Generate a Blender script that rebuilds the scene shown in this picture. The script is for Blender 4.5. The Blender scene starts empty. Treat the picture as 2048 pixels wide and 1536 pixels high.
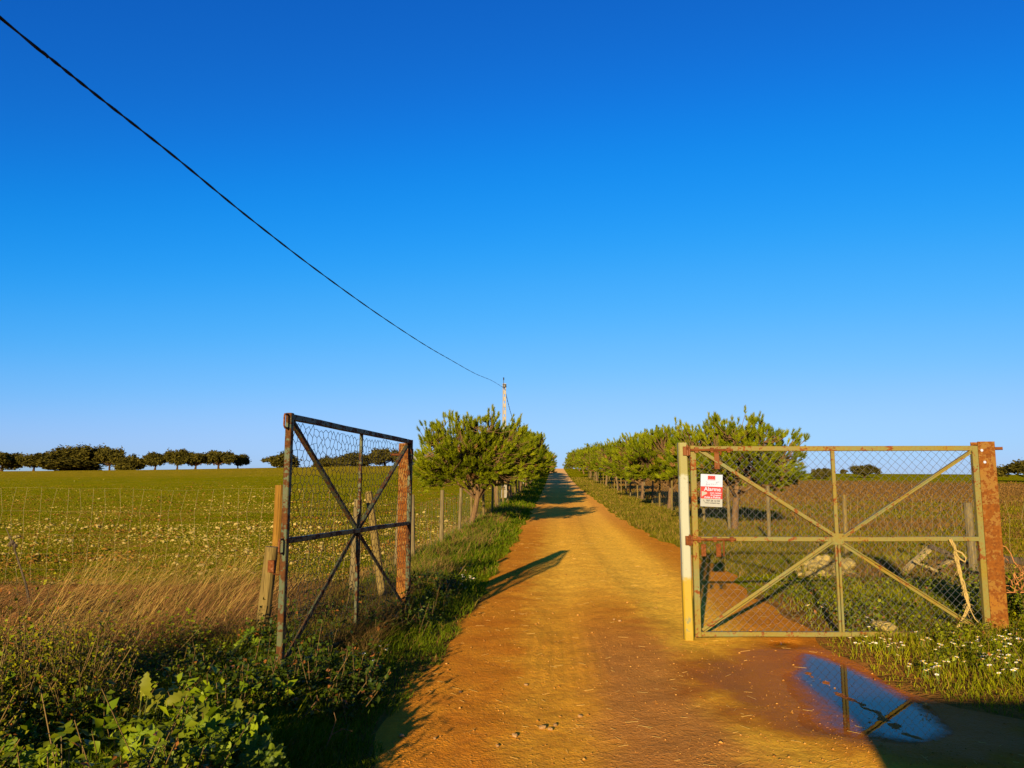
import bpy, bmesh, math, random
import numpy as np
from mathutils import Vector, Matrix

R = math.radians
SC = bpy.context.scene
COL = SC.collection
rng = np.random.default_rng(11)
random.seed(11)

# ------------------------------------------------------------------ camera, sky, sun, exposure
F_PX, PITCH, CAM_H = 1547.0, R(7.26), 1.55
cam_d = bpy.data.cameras.new("camera")
cam_d.sensor_width = 36.0
cam_d.lens = 36.0 * F_PX / 2048.0
cam_d.clip_start, cam_d.clip_end = 0.05, 6000.0
cam = bpy.data.objects.new("camera", cam_d)
cam.location = (0, 0, CAM_H)
cam.rotation_euler = (R(90) + PITCH, 0, 0)
COL.objects.link(cam)
SC.camera = cam

SUN_ELEV, SUN_AZ = R(12.0), R(15.0)          # shadows run away from the camera, 15 degrees to the right
to_sun = Vector((-math.sin(SUN_AZ) * math.cos(SUN_ELEV), -math.cos(SUN_AZ) * math.cos(SUN_ELEV), math.sin(SUN_ELEV)))
world = bpy.data.worlds.new("World")
SC.world = world
world.use_nodes = True
wn, wl = world.node_tree.nodes, world.node_tree.links
wn.clear()
sky = wn.new('ShaderNodeTexSky')
sky.sky_type = 'NISHITA'
sky.sun_disc = False
sky.sun_elevation = SUN_ELEV
sky.sun_rotation = R(180.0) + SUN_AZ
sky.altitude = 200.0
sky.air_density = 1.0
sky.dust_density = 0.35
sky.ozone_density = 6.0
down = wn.new('ShaderNodeVectorMath'); down.operation = 'SCALE'; down.inputs['Scale'].default_value = 0.1
crv = wn.new('ShaderNodeRGBCurve')                 # deep polarised blue overhead, pale at the horizon
def curve(k, pts):
    c = crv.mapping.curves[k]
    c.points[0].location = pts[0]; c.points[-1].location = pts[-1]
    for p in pts[1:-1]: c.points.new(*p)
curve(0, [(0, 0), (0.038, 0.004), (0.061, 0.008), (0.090, 0.042), (0.128, 0.108), (0.21, 0.225), (0.29, 0.27), (1, 0.85)])
curve(1, [(0, 0), (0.110, 0.088), (0.180, 0.196), (0.255, 0.285), (0.342, 0.355), (0.454, 0.425), (1, 0.85)])
curve(2, [(0, 0), (0.278, 0.39), (0.427, 0.605), (0.55, 0.665), (0.643, 0.69), (1, 0.9)])
crv.mapping.update()
up = wn.new('ShaderNodeVectorMath'); up.operation = 'SCALE'; up.inputs['Scale'].default_value = 10.0
bg = wn.new('ShaderNodeBackground')
bg.inputs['Strength'].default_value = 0.06
wo = wn.new('ShaderNodeOutputWorld')
wl.new(sky.outputs[0], down.inputs[0]); wl.new(down.outputs[0], crv.inputs['Color'])
wl.new(crv.outputs[0], up.inputs[0]); wl.new(up.outputs[0], bg.inputs['Color'])
wl.new(bg.outputs[0], wo.inputs['Surface'])

sun_d = bpy.data.lights.new("sun", 'SUN')
sun_d.energy = 5.0
sun_d.angle = R(0.5)
sun_d.color = (1.0, 0.79, 0.46)
sun = bpy.data.objects.new("sun", sun_d)
sun.rotation_euler = (-to_sun).to_track_quat('-Z', 'Y').to_euler()
sun.location = (-5, -20, 12)
COL.objects.link(sun)

SC.view_settings.view_transform = 'Standard'
SC.view_settings.look = 'None'
SC.view_settings.gamma = 1.0
SC.view_settings.use_curve_mapping = False
SC.view_settings.exposure = 1.3
SC.cycles.max_bounces = 6
SC.cycles.transparent_max_bounces = 6

# ------------------------------------------------------------------ terrain maths
def sstep(a, b, x):
    t = np.clip((np.asarray(x, float) - a) / (b - a), 0, 1)
    return t * t * (3 - 2 * t)

def axis(Y):
    return 0.055 * np.asarray(Y, float)

HB = np.array([-1.5, -0.66, -0.47, -0.30, -0.12, 0.02, 0.09, 0.33, 0.66, 1.5])
HV = np.array([4.3, 4.35, 4.7, 5.3, 5.9, 5.3, 5.0, 3.9, 3.5, 3.4])

def noise2(X, Y, s=1.0):
    X = np.asarray(X, float) * s; Y = np.asarray(Y, float) * s
    return (np.sin(1.7 * X + 0.6 * Y + 1.3) + np.sin(-0.9 * X + 1.9 * Y + 0.4) + 0.6 * np.sin(3.1 * X - 2.3 * Y + 2.2)
            + 0.5 * np.sin(4.7 * X + 3.9 * Y)) / 3.1

def eL(Y):
    Y = np.asarray(Y, float)
    return -1.04 + 0.06 * np.sin(Y * 1.9) + 0.05 * np.sin(Y * 0.63 + 1) + 0.03 * np.sin(Y * 4.7)

def eR(Y):
    Y = np.asarray(Y, float)
    base = np.interp(Y, [-20, 3.0, 4.6, 5.6, 6.6, 7.6, 10, 13, 18, 28, 45, 80, 130, 400],
                     [5.5, 4.2, 3.6, 2.75, 2.65, 2.65, 2.7, 2.95, 2.95, 2.55, 2.6, 2.35, 2.3, 2.3])
    return base + 0.07 * np.sin(Y * 1.3 + 2) + 0.05 * np.sin(Y * 3.9) + 0.05 * np.sin(Y * 0.5)

def gz(X, Y):
    """height of the ground at X, Y"""
    X = np.asarray(X, float); Y = np.asarray(Y, float)
    u = X - axis(Y)
    s = np.where(Y < 15, 0.0, np.clip((Y - 15) / 185, 0, 1) ** 1.4)
    d = np.clip(Y - 200, 0, None)
    s = s + np.where(Y > 200, 0.00757 * 25 * (1 - np.exp(-d / 25)) - 0.0042 * d, 0)
    s = np.maximum(s, -6)
    b = X / np.maximum(Y, 12.0)
    h = s * np.interp(b, HB, HV)
    side = sstep(0.0, 0.7, eL(Y) - u) * 0.07 + sstep(0.0, 0.9, u - eR(Y)) * 0.05
    h = h + side
    near = 1 - sstep(25, 60, Y)
    h = h + near * 0.035 * noise2(X, Y, 0.9) * (sstep(0.0, 0.8, eL(Y) - u) + sstep(0, 0.8, u - eR(Y)))
    # berm along the fence line on the left, scraped up soil
    h = h + 0.13 * np.exp(-((Y - 10.4 + 0.12 * (X + 4)) / 0.55) ** 2) * sstep(2.4, 3.2, -X) * (1 + 0.4 * noise2(X, Y, 1.6))
    h = h + 0.10 * np.exp(-((Y - 13.3) / 0.9) ** 2) * sstep(5.0, 6.2, X) * (1 - sstep(9, 12, X))
    # ruts and lumps of the track
    onroad = sstep(0.0, 0.35, u - eL(Y)) * sstep(0.0, 0.35, eR(Y) - u)
    far = 1 - sstep(40, 90, Y)
    h = h + onroad * far * (-0.018 * np.exp(-((u - 0.05 - 0.05 * np.sin(Y * .3)) / 0.22) ** 2) - 0.02 * np.exp(-((u - 1.55 - 0.06 * np.sin(Y * .4)) / 0.25) ** 2)
                            + 0.006 * noise2(X, Y, 2.6) + 0.004 * noise2(X, Y, 7.1))
    return h

PUD = [(2.69, 7.41), (2.52, 7.08), (2.42, 6.82), (2.26, 6.60), (2.16, 6.26), (2.10, 5.95), (2.03, 5.70), (1.97, 5.46), (1.92, 5.26), (1.98, 5.10), (2.10, 5.02), (2.22, 4.97), (2.36, 4.92), (2.50, 4.91),
       (2.64, 4.99), (2.78, 5.13), (2.85, 5.37), (2.90, 5.72), (2.92, 6.04), (2.93, 6.39), (2.91, 6.67), (2.88, 6.93), (2.81, 7.24)]
PUD2 = [(2.52, 7.81), (2.61, 7.90), (2.74, 7.88), (2.74, 7.72), (2.60, 7.62), (2.51, 7.65)]
def smooth_loop(pts, m=5):
    n = len(pts); out = []
    for i in range(n):
        p0, p1, p2, p3 = (np.array(pts[(i + k) % n]) for k in (-1, 0, 1, 2))
        for q in np.arange(m) / m:
            out.append(0.5 * (2 * p1 + (p2 - p0) * q + (2 * p0 - 5 * p1 + 4 * p2 - p3) * q * q + (3 * p1 - p0 - 3 * p2 + p3) * q ** 3))
    return np.array(out)
LOOPS = [smooth_loop(PUD), smooth_loop(PUD2)]
def inside_dist(X, Y, L):
    """signed distance to a closed loop, positive inside"""
    d = np.full(X.shape, 1e9); ins = np.zeros(X.shape, bool)
    for i in range(len(L)):
        a, b = L[i], L[(i + 1) % len(L)]; e = b - a
        t = np.clip(((X - a[0]) * e[0] + (Y - a[1]) * e[1]) / (e @ e), 0, 1)
        d = np.minimum(d, np.hypot(X - a[0] - t * e[0], Y - a[1] - t * e[1]))
        c = (a[1] > Y) != (b[1] > Y)
        if abs(e[1]) > 1e-9: ins ^= c & (X < (Y - a[1]) * e[0] / e[1] + a[0])
    return np.where(ins, d, -d)
WATER_Z = -0.013
_gz_base = gz
def gz(X, Y):
    X = np.asarray(X, float); Y = np.asarray(Y, float)
    h = _gz_base(X, Y)
    near = (X > 1.0) & (X < 3.6) & (Y > 4.2) & (Y < 8.4)
    if np.any(near):
        x, y = X[near], Y[near]
        d = np.maximum(inside_dist(x, y, LOOPS[0]), inside_dist(x, y, LOOPS[1]))
        m = sstep(-0.16, 0.10, d + 0.02 * np.sin(9 * x) * np.sin(8 * y))
        h = h.copy(); h[near] = h[near] * (1 - sstep(-.5, -.1, d)) + np.clip(h[near], -.006, .05) * sstep(-.5, -.1, d)
        h[near] = h[near] * (1 - m) - 0.024 * m
        xr_ = 2.44 + (6.6 - y) * 0.035 + 0.012 * np.sin(7 * y) + 0.006 * np.sin(23 * y)
        h[near] += m * 0.027 * np.exp(-((x - xr_) / 0.030) ** 2) * sstep(4.85, 5.05, y) * sstep(7.0, 6.5, y) * (0.78 + 0.3 * np.sin(11 * y + 1) * np.sin(29 * y))
        h[near] += m * 0.006 * sstep(0.0, -.12, x - xr_) * (0.7 + 0.5 * np.sin(9 * x + 2) * np.sin(8 * y))
    return h

def gz1(x, y):
    return float(gz(np.array([x]), np.array([y]))[0])

def ray(px, py):
    v = (768 - py) / F_PX
    return ((px - 1024) / F_PX, math.cos(PITCH) - v * math.sin(PITCH), math.sin(PITCH) + v * math.cos(PITCH))

def P(px, py, Y):
    """point seen at a photo pixel, at forward distance Y"""
    r = ray(px, py)
    return Vector((r[0] / r[1] * Y, Y, CAM_H + r[2] / r[1] * Y))

def G(px, py):
    """ground point seen at a photo pixel"""
    r = ray(px, py)
    ys = np.concatenate([np.linspace(2.5, 30, 1200), np.linspace(30, 260, 2400)])
    f = CAM_H + r[2] / r[1] * ys - gz(r[0] / r[1] * ys, ys)
    k = np.argmax(f < 0)
    if f[k] >= 0:
        k = len(ys) - 1
    Y = ys[k]
    return Vector((r[0] / r[1] * Y, Y, gz1(r[0] / r[1] * Y, Y)))

def on(x, y, dz=0.0):
    return Vector((x, y, gz1(x, y) + dz))

# ------------------------------------------------------------------ object helpers
def tag(o, label=None, cat=None, group=None, kind=None):
    if label: o['label'] = label
    if cat: o['category'] = cat
    if group: o['group'] = group
    if kind: o['kind'] = kind
    return o

def empty(name, loc=(0, 0, 0), rot=(0, 0, 0)):
    o = bpy.data.objects.new(name, None)
    o.empty_display_size = 0.2
    o.location = loc; o.rotation_euler = rot
    COL.objects.link(o)
    return o

def link(name, me, mat=None, parent=None):
    o = bpy.data.objects.new(name, me)
    if mat is not None:
        for m in (mat if isinstance(mat, (list, tuple)) else [mat]):
            me.materials.append(m)
    COL.objects.link(o)
    if parent is not None: o.parent = parent
    return o

def copy_tree(o, parent=None):
    c = o.copy(); COL.objects.link(c)
    if parent is not None: c.parent = parent
    for ch in list(o.children): copy_tree(ch, c)
    return c

def fast(name, V, T, mat, parent=None, col=None, smooth=False, midx=None):
    V = np.ascontiguousarray(V, np.float32); T = np.ascontiguousarray(T, np.int32)
    me = bpy.data.meshes.new(name)
    k = T.shape[1]
    me.vertices.add(len(V)); me.vertices.foreach_set('co', V.ravel())
    me.loops.add(T.size); me.loops.foreach_set('vertex_index', T.ravel())
    me.polygons.add(len(T)); me.polygons.foreach_set('loop_start', np.arange(0, T.size, k, dtype=np.int32))
    if smooth: me.polygons.foreach_set('use_smooth', np.ones(len(T), bool))
    if midx is not None: me.polygons.foreach_set('material_index', np.ascontiguousarray(midx, np.int32))
    me.update(calc_edges=True)
    if col is not None:
        a = me.color_attributes.new('Col', 'FLOAT_COLOR', 'POINT')
        c4 = np.ones((len(V), 4), np.float32); c4[:, :3] = col
        a.data.foreach_set('color', c4.ravel())
    return link(name, me, mat, parent)

class MB:
    """collects bars, tubes and boxes for one mesh"""
    def __init__(s): s.v, s.f, s.m = [], [], []
    def ring_loft(s, rings, cap=True, mi=0):
        n = len(rings[0]); b = len(s.v)
        for r in rings: s.v += [tuple(p) for p in r]
        for k in range(len(rings) - 1):
            for i in range(n):
                j = (i + 1) % n
                s.f.append((b + k * n + i, b + k * n + j, b + (k + 1) * n + j, b + (k + 1) * n + i)); s.m.append(mi)
        if cap:
            s.f.append(tuple(b + i for i in range(n))[::-1]); s.m.append(mi)
            e = b + (len(rings) - 1) * n
            s.f.append(tuple(e + i for i in range(n))); s.m.append(mi)
    def bar(s, p, q, w, h, up=(0, 0, 1), bev=0.004, w2=None, h2=None, mi=0, seg=1, jit=0.0):
        p, q = Vector(p), Vector(q); d = (q - p).normalized()
        up = Vector(up)
        if abs(d.dot(up)) > 0.98: up = Vector((0, 1, 0))
        a = d.cross(up).normalized(); c = a.cross(d).normalized()
        w2 = w if w2 is None else w2; h2 = h if h2 is None else h2
        rings = []
        for k in range(seg + 1):
            t = k / seg; o = p.lerp(q, t); ww = (w + (w2 - w) * t) / 2; hh = (h + (h2 - h) * t) / 2
            if jit and 0 < k < seg:
                o = o + a * random.uniform(-jit, jit) + c * random.uniform(-jit, jit)
            rings.append([o + a * x + c * y for x, y in ((-ww + bev, -hh), (ww - bev, -hh), (ww, -hh + bev), (ww, hh - bev),
                          (ww - bev, hh), (-ww + bev, hh), (-ww, hh - bev), (-ww, -hh + bev))])
        s.ring_loft(rings, mi=mi)
        return s
    def tube(s, pts, rad, sides=6, cap=True, mi=0, rough=0.0):
        pts = [Vector(p) for p in pts]
        if not hasattr(rad, '__len__'): rad = [rad] * len(pts)
        ref = None; rings = []
        for i, p in enumerate(pts):
            d = (pts[min(i + 1, len(pts) - 1)] - pts[max(i - 1, 0)])
            d = d.normalized() if d.length > 1e-9 else Vector((0, 0, 1))
            if ref is None:
                ref = d.cross(Vector((0, 0, 1)) if abs(d.z) < 0.9 else Vector((1, 0, 0))).normalized()
            a = (ref - d * ref.dot(d)).normalized(); c = d.cross(a); ref = a
            rings.append([p + (a * math.cos(t) + c * math.sin(t)) * rad[i] * (1 + (random.uniform(-rough, rough) if rough else 0))
                          for t in [2 * math.pi * k / sides for k in range(sides)]])
        s.ring_loft(rings, cap=cap, mi=mi)
        return s
    def box(s, c, size, bev=0.004, mi=0):
        c = Vector(c); x, y, z = size
        return s.bar(c - Vector((0, 0, z / 2)), c + Vector((0, 0, z / 2)), x, y, up=(0, 1, 0), bev=bev, mi=mi)
    def poly(s, pts, mi=0):
        b = len(s.v); s.v += [tuple(p) for p in pts]; s.f.append(tuple(range(b, b + len(pts)))); s.m.append(mi)
    def build(s, name, mat, parent=None, smooth=False):
        me = bpy.data.meshes.new(name)
        me.from_pydata(s.v, [], s.f)
        if smooth: me.polygons.foreach_set('use_smooth', [True] * len(s.f))
        me.polygons.foreach_set('material_index', s.m)
        me.update()
        return link(name, me, mat, parent)

def seg_tubes(A, B, r, sides=4):
    """many straight wires at once -> verts, quads"""
    A = np.asarray(A, float); B = np.asarray(B, float); n = len(A)
    d = B - A; L = np.linalg.norm(d, axis=1, keepdims=True); d = d / np.maximum(L, 1e-9)
    up = np.where(np.abs(d[:, 2:3]) < 0.9, np.array([[0, 0, 1.0]]), np.array([[1.0, 0, 0]]))
    a = np.cross(d, up); a /= np.linalg.norm(a, axis=1, keepdims=True); c = np.cross(d, a)
    r = np.broadcast_to(np.asarray(r, float).reshape(-1, 1), (n, 1))
    V = np.zeros((n, 2 * sides, 3))
    for k in range(sides):
        t = 2 * math.pi * (k + 0.5) / sides
        o = (a * math.cos(t) + c * math.sin(t)) * r
        V[:, k] = A + o; V[:, sides + k] = B + o
    base = (np.arange(n) * 2 * sides)[:, None]
    Q = []
    for k in range(sides):
        j = (k + 1) % sides
        Q.append(np.stack([base[:, 0] + k, base[:, 0] + j, base[:, 0] + sides + j, base[:, 0] + sides + k], 1))
    return V.reshape(-1, 3), np.concatenate(Q)

# ------------------------------------------------------------------ materials
class NT:
    def __init__(s, name, rough=0.8, spec=0.3):
        s.m = bpy.data.materials.new(name); s.m.use_nodes = True
        s.t = s.m.node_tree; s.n = s.t.nodes; s.l = s.t.links
        s.b = s.n['Principled BSDF']
        s.b.inputs['Roughness'].default_value = rough
        s.b.inputs['Specular IOR Level'].default_value = spec
        s._pos = None
    def pos(s):
        if s._pos is None: s._pos = s.n.new('ShaderNodeTexCoord').outputs['Object']
        return s._pos
    def noise(s, scale, detail=4, rough=0.55, vec=None, out=0, stretch=None):
        nd = s.n.new('ShaderNodeTexNoise'); nd.inputs['Scale'].default_value = scale
        nd.inputs['Detail'].default_value = detail; nd.inputs['Roughness'].default_value = rough
        v = vec or s.pos()
        if stretch:
            mp = s.n.new('ShaderNodeMapping'); mp.inputs['Scale'].default_value = stretch
            s.l.new(v, mp.inputs['Vector']); v = mp.outputs[0]
        s.l.new(v, nd.inputs['Vector'])
        return nd.outputs[out]
    def voro(s, scale, feature='F1', out='Distance', rand=1.0, stretch=None):
        nd = s.n.new('ShaderNodeTexVoronoi'); nd.inputs['Scale'].default_value = scale; nd.feature = feature
        nd.inputs['Randomness'].default_value = rand
        v = s.pos()
        if stretch:
            mp = s.n.new('ShaderNodeMapping'); mp.inputs['Scale'].default_value = stretch
            s.l.new(v, mp.inputs['Vector']); v = mp.outputs[0]
        s.l.new(v, nd.inputs['Vector'])
        return nd.outputs[out]
    def ramp(s, fac, stops):
        r = s.n.new('ShaderNodeValToRGB'); e = r.color_ramp.elements
        while len(e) < len(stops): e.new(0.5)
        for i, (p, c) in enumerate(stops):
            e[i].position = p
            e[i].color = (c, c, c, 1) if not hasattr(c, '__len__') else (*c, 1)
        s.l.new(fac, r.inputs[0])
        return r.outputs[0]
    def math(s, op, a, b=0.0, clamp=False):
        nd = s.n.new('ShaderNodeMath'); nd.operation = op; nd.use_clamp = clamp
        for i, x in enumerate((a, b)):
            if isinstance(x, (int, float)): nd.inputs[i].default_value = x
            else: s.l.new(x, nd.inputs[i])
        return nd.outputs[0]
    def mix(s, fac, a, b, mode='MIX'):
        nd = s.n.new('ShaderNodeMixRGB'); nd.blend_type = mode
        for i, x in enumerate((fac, a, b)):
            if isinstance(x, (int, float)): nd.inputs[i].default_value = x
            elif isinstance(x, tuple): nd.inputs[i].default_value = (*x, 1)
            else: s.l.new(x, nd.inputs[i])
        return nd.outputs[0]
    def sm(s, v, a, b):
        nd = s.n.new('ShaderNodeMapRange'); nd.interpolation_type = 'SMOOTHSTEP'
        nd.inputs['From Min'].default_value = a; nd.inputs['From Max'].default_value = b
        s.l.new(v, nd.inputs['Value'])
        return nd.outputs[0]
    def xyz(s):
        nd = s.n.new('ShaderNodeSeparateXYZ'); s.l.new(s.pos(), nd.inputs[0])
        return nd.outputs
    def attr(s):
        nd = s.n.new('ShaderNodeAttribute'); nd.attribute_name = 'Col'
        return nd.outputs['Color']
    def rand(s):
        return s.n.new('ShaderNodeObjectInfo').outputs['Random']
    def base(s, c):
        if isinstance(c, tuple): s.b.inputs['Base Color'].default_value = (*c, 1)
        else: s.l.new(c, s.b.inputs['Base Color'])
    def rough(s, c): s.l.new(c, s.b.inputs['Roughness'])
    def bump(s, h, strength=0.3, dist=0.02):
        nd = s.n.new('ShaderNodeBump'); nd.inputs['Strength'].default_value = strength
        nd.inputs['Distance'].default_value = dist
        s.l.new(h, nd.inputs['Height'])
        s.l.new(nd.outputs[0], s.b.inputs['Normal'])

def plain(name, c, rough=0.8, spec=0.3, metal=0.0, var=0.0, scale=8):
    t = NT(name, rough, spec)
    t.b.inputs['Metallic'].default_value = metal
    if var:
        k = t.noise(scale)
        t.base(t.ramp(k, [(0.3, tuple(x * (1 - var) for x in c)), (0.7, tuple(min(1, x * (1 + var)) for x in c))]))
    else: t.base(c)
    return t.m

def m_leafy(name, rough=0.55, spec=0.25, transl=0.25):
    t = NT(name, rough, spec)
    c = t.attr(); t.base(c)
    if transl:
        tr = t.n.new('ShaderNodeBsdfTranslucent'); t.l.new(c, tr.inputs['Color'])
        mx = t.n.new('ShaderNodeMixShader'); mx.inputs[0].default_value = transl
        out = [n for n in t.n if n.type == 'OUTPUT_MATERIAL'][0]
        t.l.new(t.b.outputs[0], mx.inputs[1]); t.l.new(tr.outputs[0], mx.inputs[2]); t.l.new(mx.outputs[0], out.inputs[0])
    return t.m

M = {}
M['leaf'] = m_leafy('leaf', 0.5, 0.12, 0.25)
M['grass'] = m_leafy('grass_blades', 0.6, 0.04, 0.25)
M['straw'] = m_leafy('dry_straw', 0.7, 0.03, 0.1)
M['needle'] = m_leafy('pine_needles', 0.55, 0.08, 0.12)
M['oakleaf'] = m_leafy('oak_leaves', 0.75, 0.03, 0.05)
M['stonecol'] = m_leafy('stone_bits', 0.9, 0.03, 0.0)

def m_rusty(name, paint, amount, rust1=(0.30, 0.075, 0.012), rust2=(0.16, 0.035, 0.008), paint2=None):
    t = NT(name, 0.6, 0.15)
    n1 = t.noise(8.5, 8, 0.74); n2 = t.noise(42, 4, 0.6); n3 = t.noise(2.2, 3)
    k = t.math('ADD', n1, t.math('MULTIPLY', t.math('SUBTRACT', n2, 0.5), 0.3))
    mask = t.ramp(k, [(amount - 0.012, 1.0), (amount + 0.02, 0.0)])
    p2 = paint2 or tuple(x * 0.72 for x in paint)
    pc = t.ramp(n3, [(0.35, paint), (0.65, p2)])
    pc = t.mix(t.ramp(n2, [(0.35, 0.35), (0.6, 0.0)]), pc, rust1)
    rc = t.ramp(n2, [(0.3, rust2), (0.65, rust1)])
    t.base(t.mix(mask, pc, rc))
    t.rough(t.ramp(mask, [(0, 0.45), (1, 0.85)]))
    t.bump(t.math('ADD', t.math('MULTIPLY', mask, 0.5), n2), 0.25, 0.004)
    return t.m

M['paint_right'] = m_rusty('weathered_green_paint', (0.150, 0.112, 0.014), 0.425, rust1=(0.16, 0.048, 0.006), rust2=(0.085, 0.022, 0.004), paint2=(0.115, 0.125, 0.045))
M['paint_left'] = m_rusty('weathered_paint_shaded', (0.050, 0.062, 0.024), 0.490, rust1=(0.075, 0.026, 0.004), rust2=(0.030, 0.011, 0.003), paint2=(0.040, 0.056, 0.028))  # gate paint again, shade on the open leaf put into darker colours
M['rust'] = m_rusty('rusted_steel', (0.175, 0.070, 0.005), 0.53, rust1=(0.145, 0.046, 0.003), rust2=(0.075, 0.021, 0.002), paint2=(0.135, 0.075, 0.012))
M['rust_dark'] = m_rusty('rusted_fittings', (0.14, 0.045, 0.008), 0.5, rust1=(0.12, 0.034, 0.005), rust2=(0.06, 0.016, 0.004))
M['wire'] = plain('galvanised_wire', (0.060, 0.060, 0.062), 0.5, 0.3, 0.0)
M['wire_dark'] = plain('dark_netting_wire', (0.016, 0.015, 0.015), 0.6, 0.15)
M['wire_pale'] = plain('pale_fence_wire', (0.22, 0.17, 0.07), 0.6, 0.3)
M['cable'] = plain('black_cable_sheath', (0.006, 0.006, 0.008), 0.7, 0.2)

def m_wood(name, c1, c2):
    t = NT(name, 0.85, 0.15)
    k = t.noise(6, 6, 0.65, stretch=(8, 8, 0.7)); k2 = t.noise(3, 3)
    c = t.ramp(k, [(0.3, c1), (0.68, c2)])
    crack = t.ramp(t.noise(9, 3, 0.5, stretch=(10, 10, 0.35)), [(0.36, 0.0), (0.42, 1.0)])
    c = t.mix(t.math('MULTIPLY', t.math('SUBTRACT', 1.0, crack), 0.75), c, tuple(x * 0.25 for x in c1))
    t.base(t.mix(t.ramp(k2, [(0.4, 0.0), (0.75, 0.35)]), c, tuple(x * 0.6 for x in c1)))
    t.bump(k, 0.5, 0.006)
    return t.m
M['wood_post'] = m_wood('weathered_post_wood', (0.085, 0.055, 0.013), (0.165, 0.115, 0.032))
M['wood_grey'] = m_wood('grey_post_wood', (0.085, 0.062, 0.024), (0.16, 0.12, 0.052))
M['wood_pale'] = m_wood('pale_sawn_wood', (0.20, 0.14, 0.045), (0.32, 0.24, 0.09))
M['wood_yellow'] = m_wood('yellow_post_wood', (0.125, 0.056, 0.005), (0.19, 0.098, 0.011))
M['wood_dark'] = m_wood('dark_wood', (0.03, 0.022, 0.014), (0.08, 0.055, 0.03))
M['bark'] = m_wood('pine_bark', (0.075, 0.038, 0.014), (0.17, 0.10, 0.042))
M['oakbark'] = plain('oak_bark', (0.05, 0.026, 0.012), 0.9, 0.05, var=0.4)
M['concrete'] = plain('pale_concrete', (0.24, 0.21, 0.17), 0.85, 0.2, var=0.12, scale=3)
M['dark_metal'] = plain('dark_fitting_metal', (0.03, 0.03, 0.035), 0.5, 0.4, 0.5)
M['rope'] = plain('frayed_rope_fibre', (0.30, 0.21, 0.07), 0.9, 0.1, var=0.2, scale=30)
M['twine'] = plain('orange_baler_twine', (0.30, 0.12, 0.035), 0.8, 0.2, var=0.2, scale=20)
M['white'] = plain('sign_white', (0.27, 0.30, 0.40), 0.4, 0.4)
M['sign_red'] = plain('sign_red', (0.27, 0.012, 0.008), 0.4, 0.4)
M['sign_dark'] = plain('sign_dark_red', (0.13, 0.006, 0.01), 0.4, 0.4)
M['ink'] = plain('sign_black_ink', (0.012, 0.012, 0.016), 0.6, 0.2)
M['cream'] = plain('sign_cream', (0.21, 0.21, 0.19), 0.5, 0.3)

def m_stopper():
    t = NT('flaking_white_paint_yellow_bounce', 0.5, 0.35)
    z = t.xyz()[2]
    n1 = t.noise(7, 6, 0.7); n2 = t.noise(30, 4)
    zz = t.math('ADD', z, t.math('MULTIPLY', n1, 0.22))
    c = t.mix(t.sm(zz, 0.68, 0.74), (0.25, 0.165, 0.008), (0.235, 0.235, 0.17))  # yellow of bounced light put into the colour of the lower part
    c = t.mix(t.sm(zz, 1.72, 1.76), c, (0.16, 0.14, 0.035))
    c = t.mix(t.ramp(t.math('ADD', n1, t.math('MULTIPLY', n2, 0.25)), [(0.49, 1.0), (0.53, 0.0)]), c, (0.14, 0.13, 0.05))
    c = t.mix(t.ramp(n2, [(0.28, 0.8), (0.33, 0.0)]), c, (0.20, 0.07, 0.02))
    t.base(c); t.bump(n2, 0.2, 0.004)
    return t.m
M['stopper'] = m_stopper()

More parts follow.
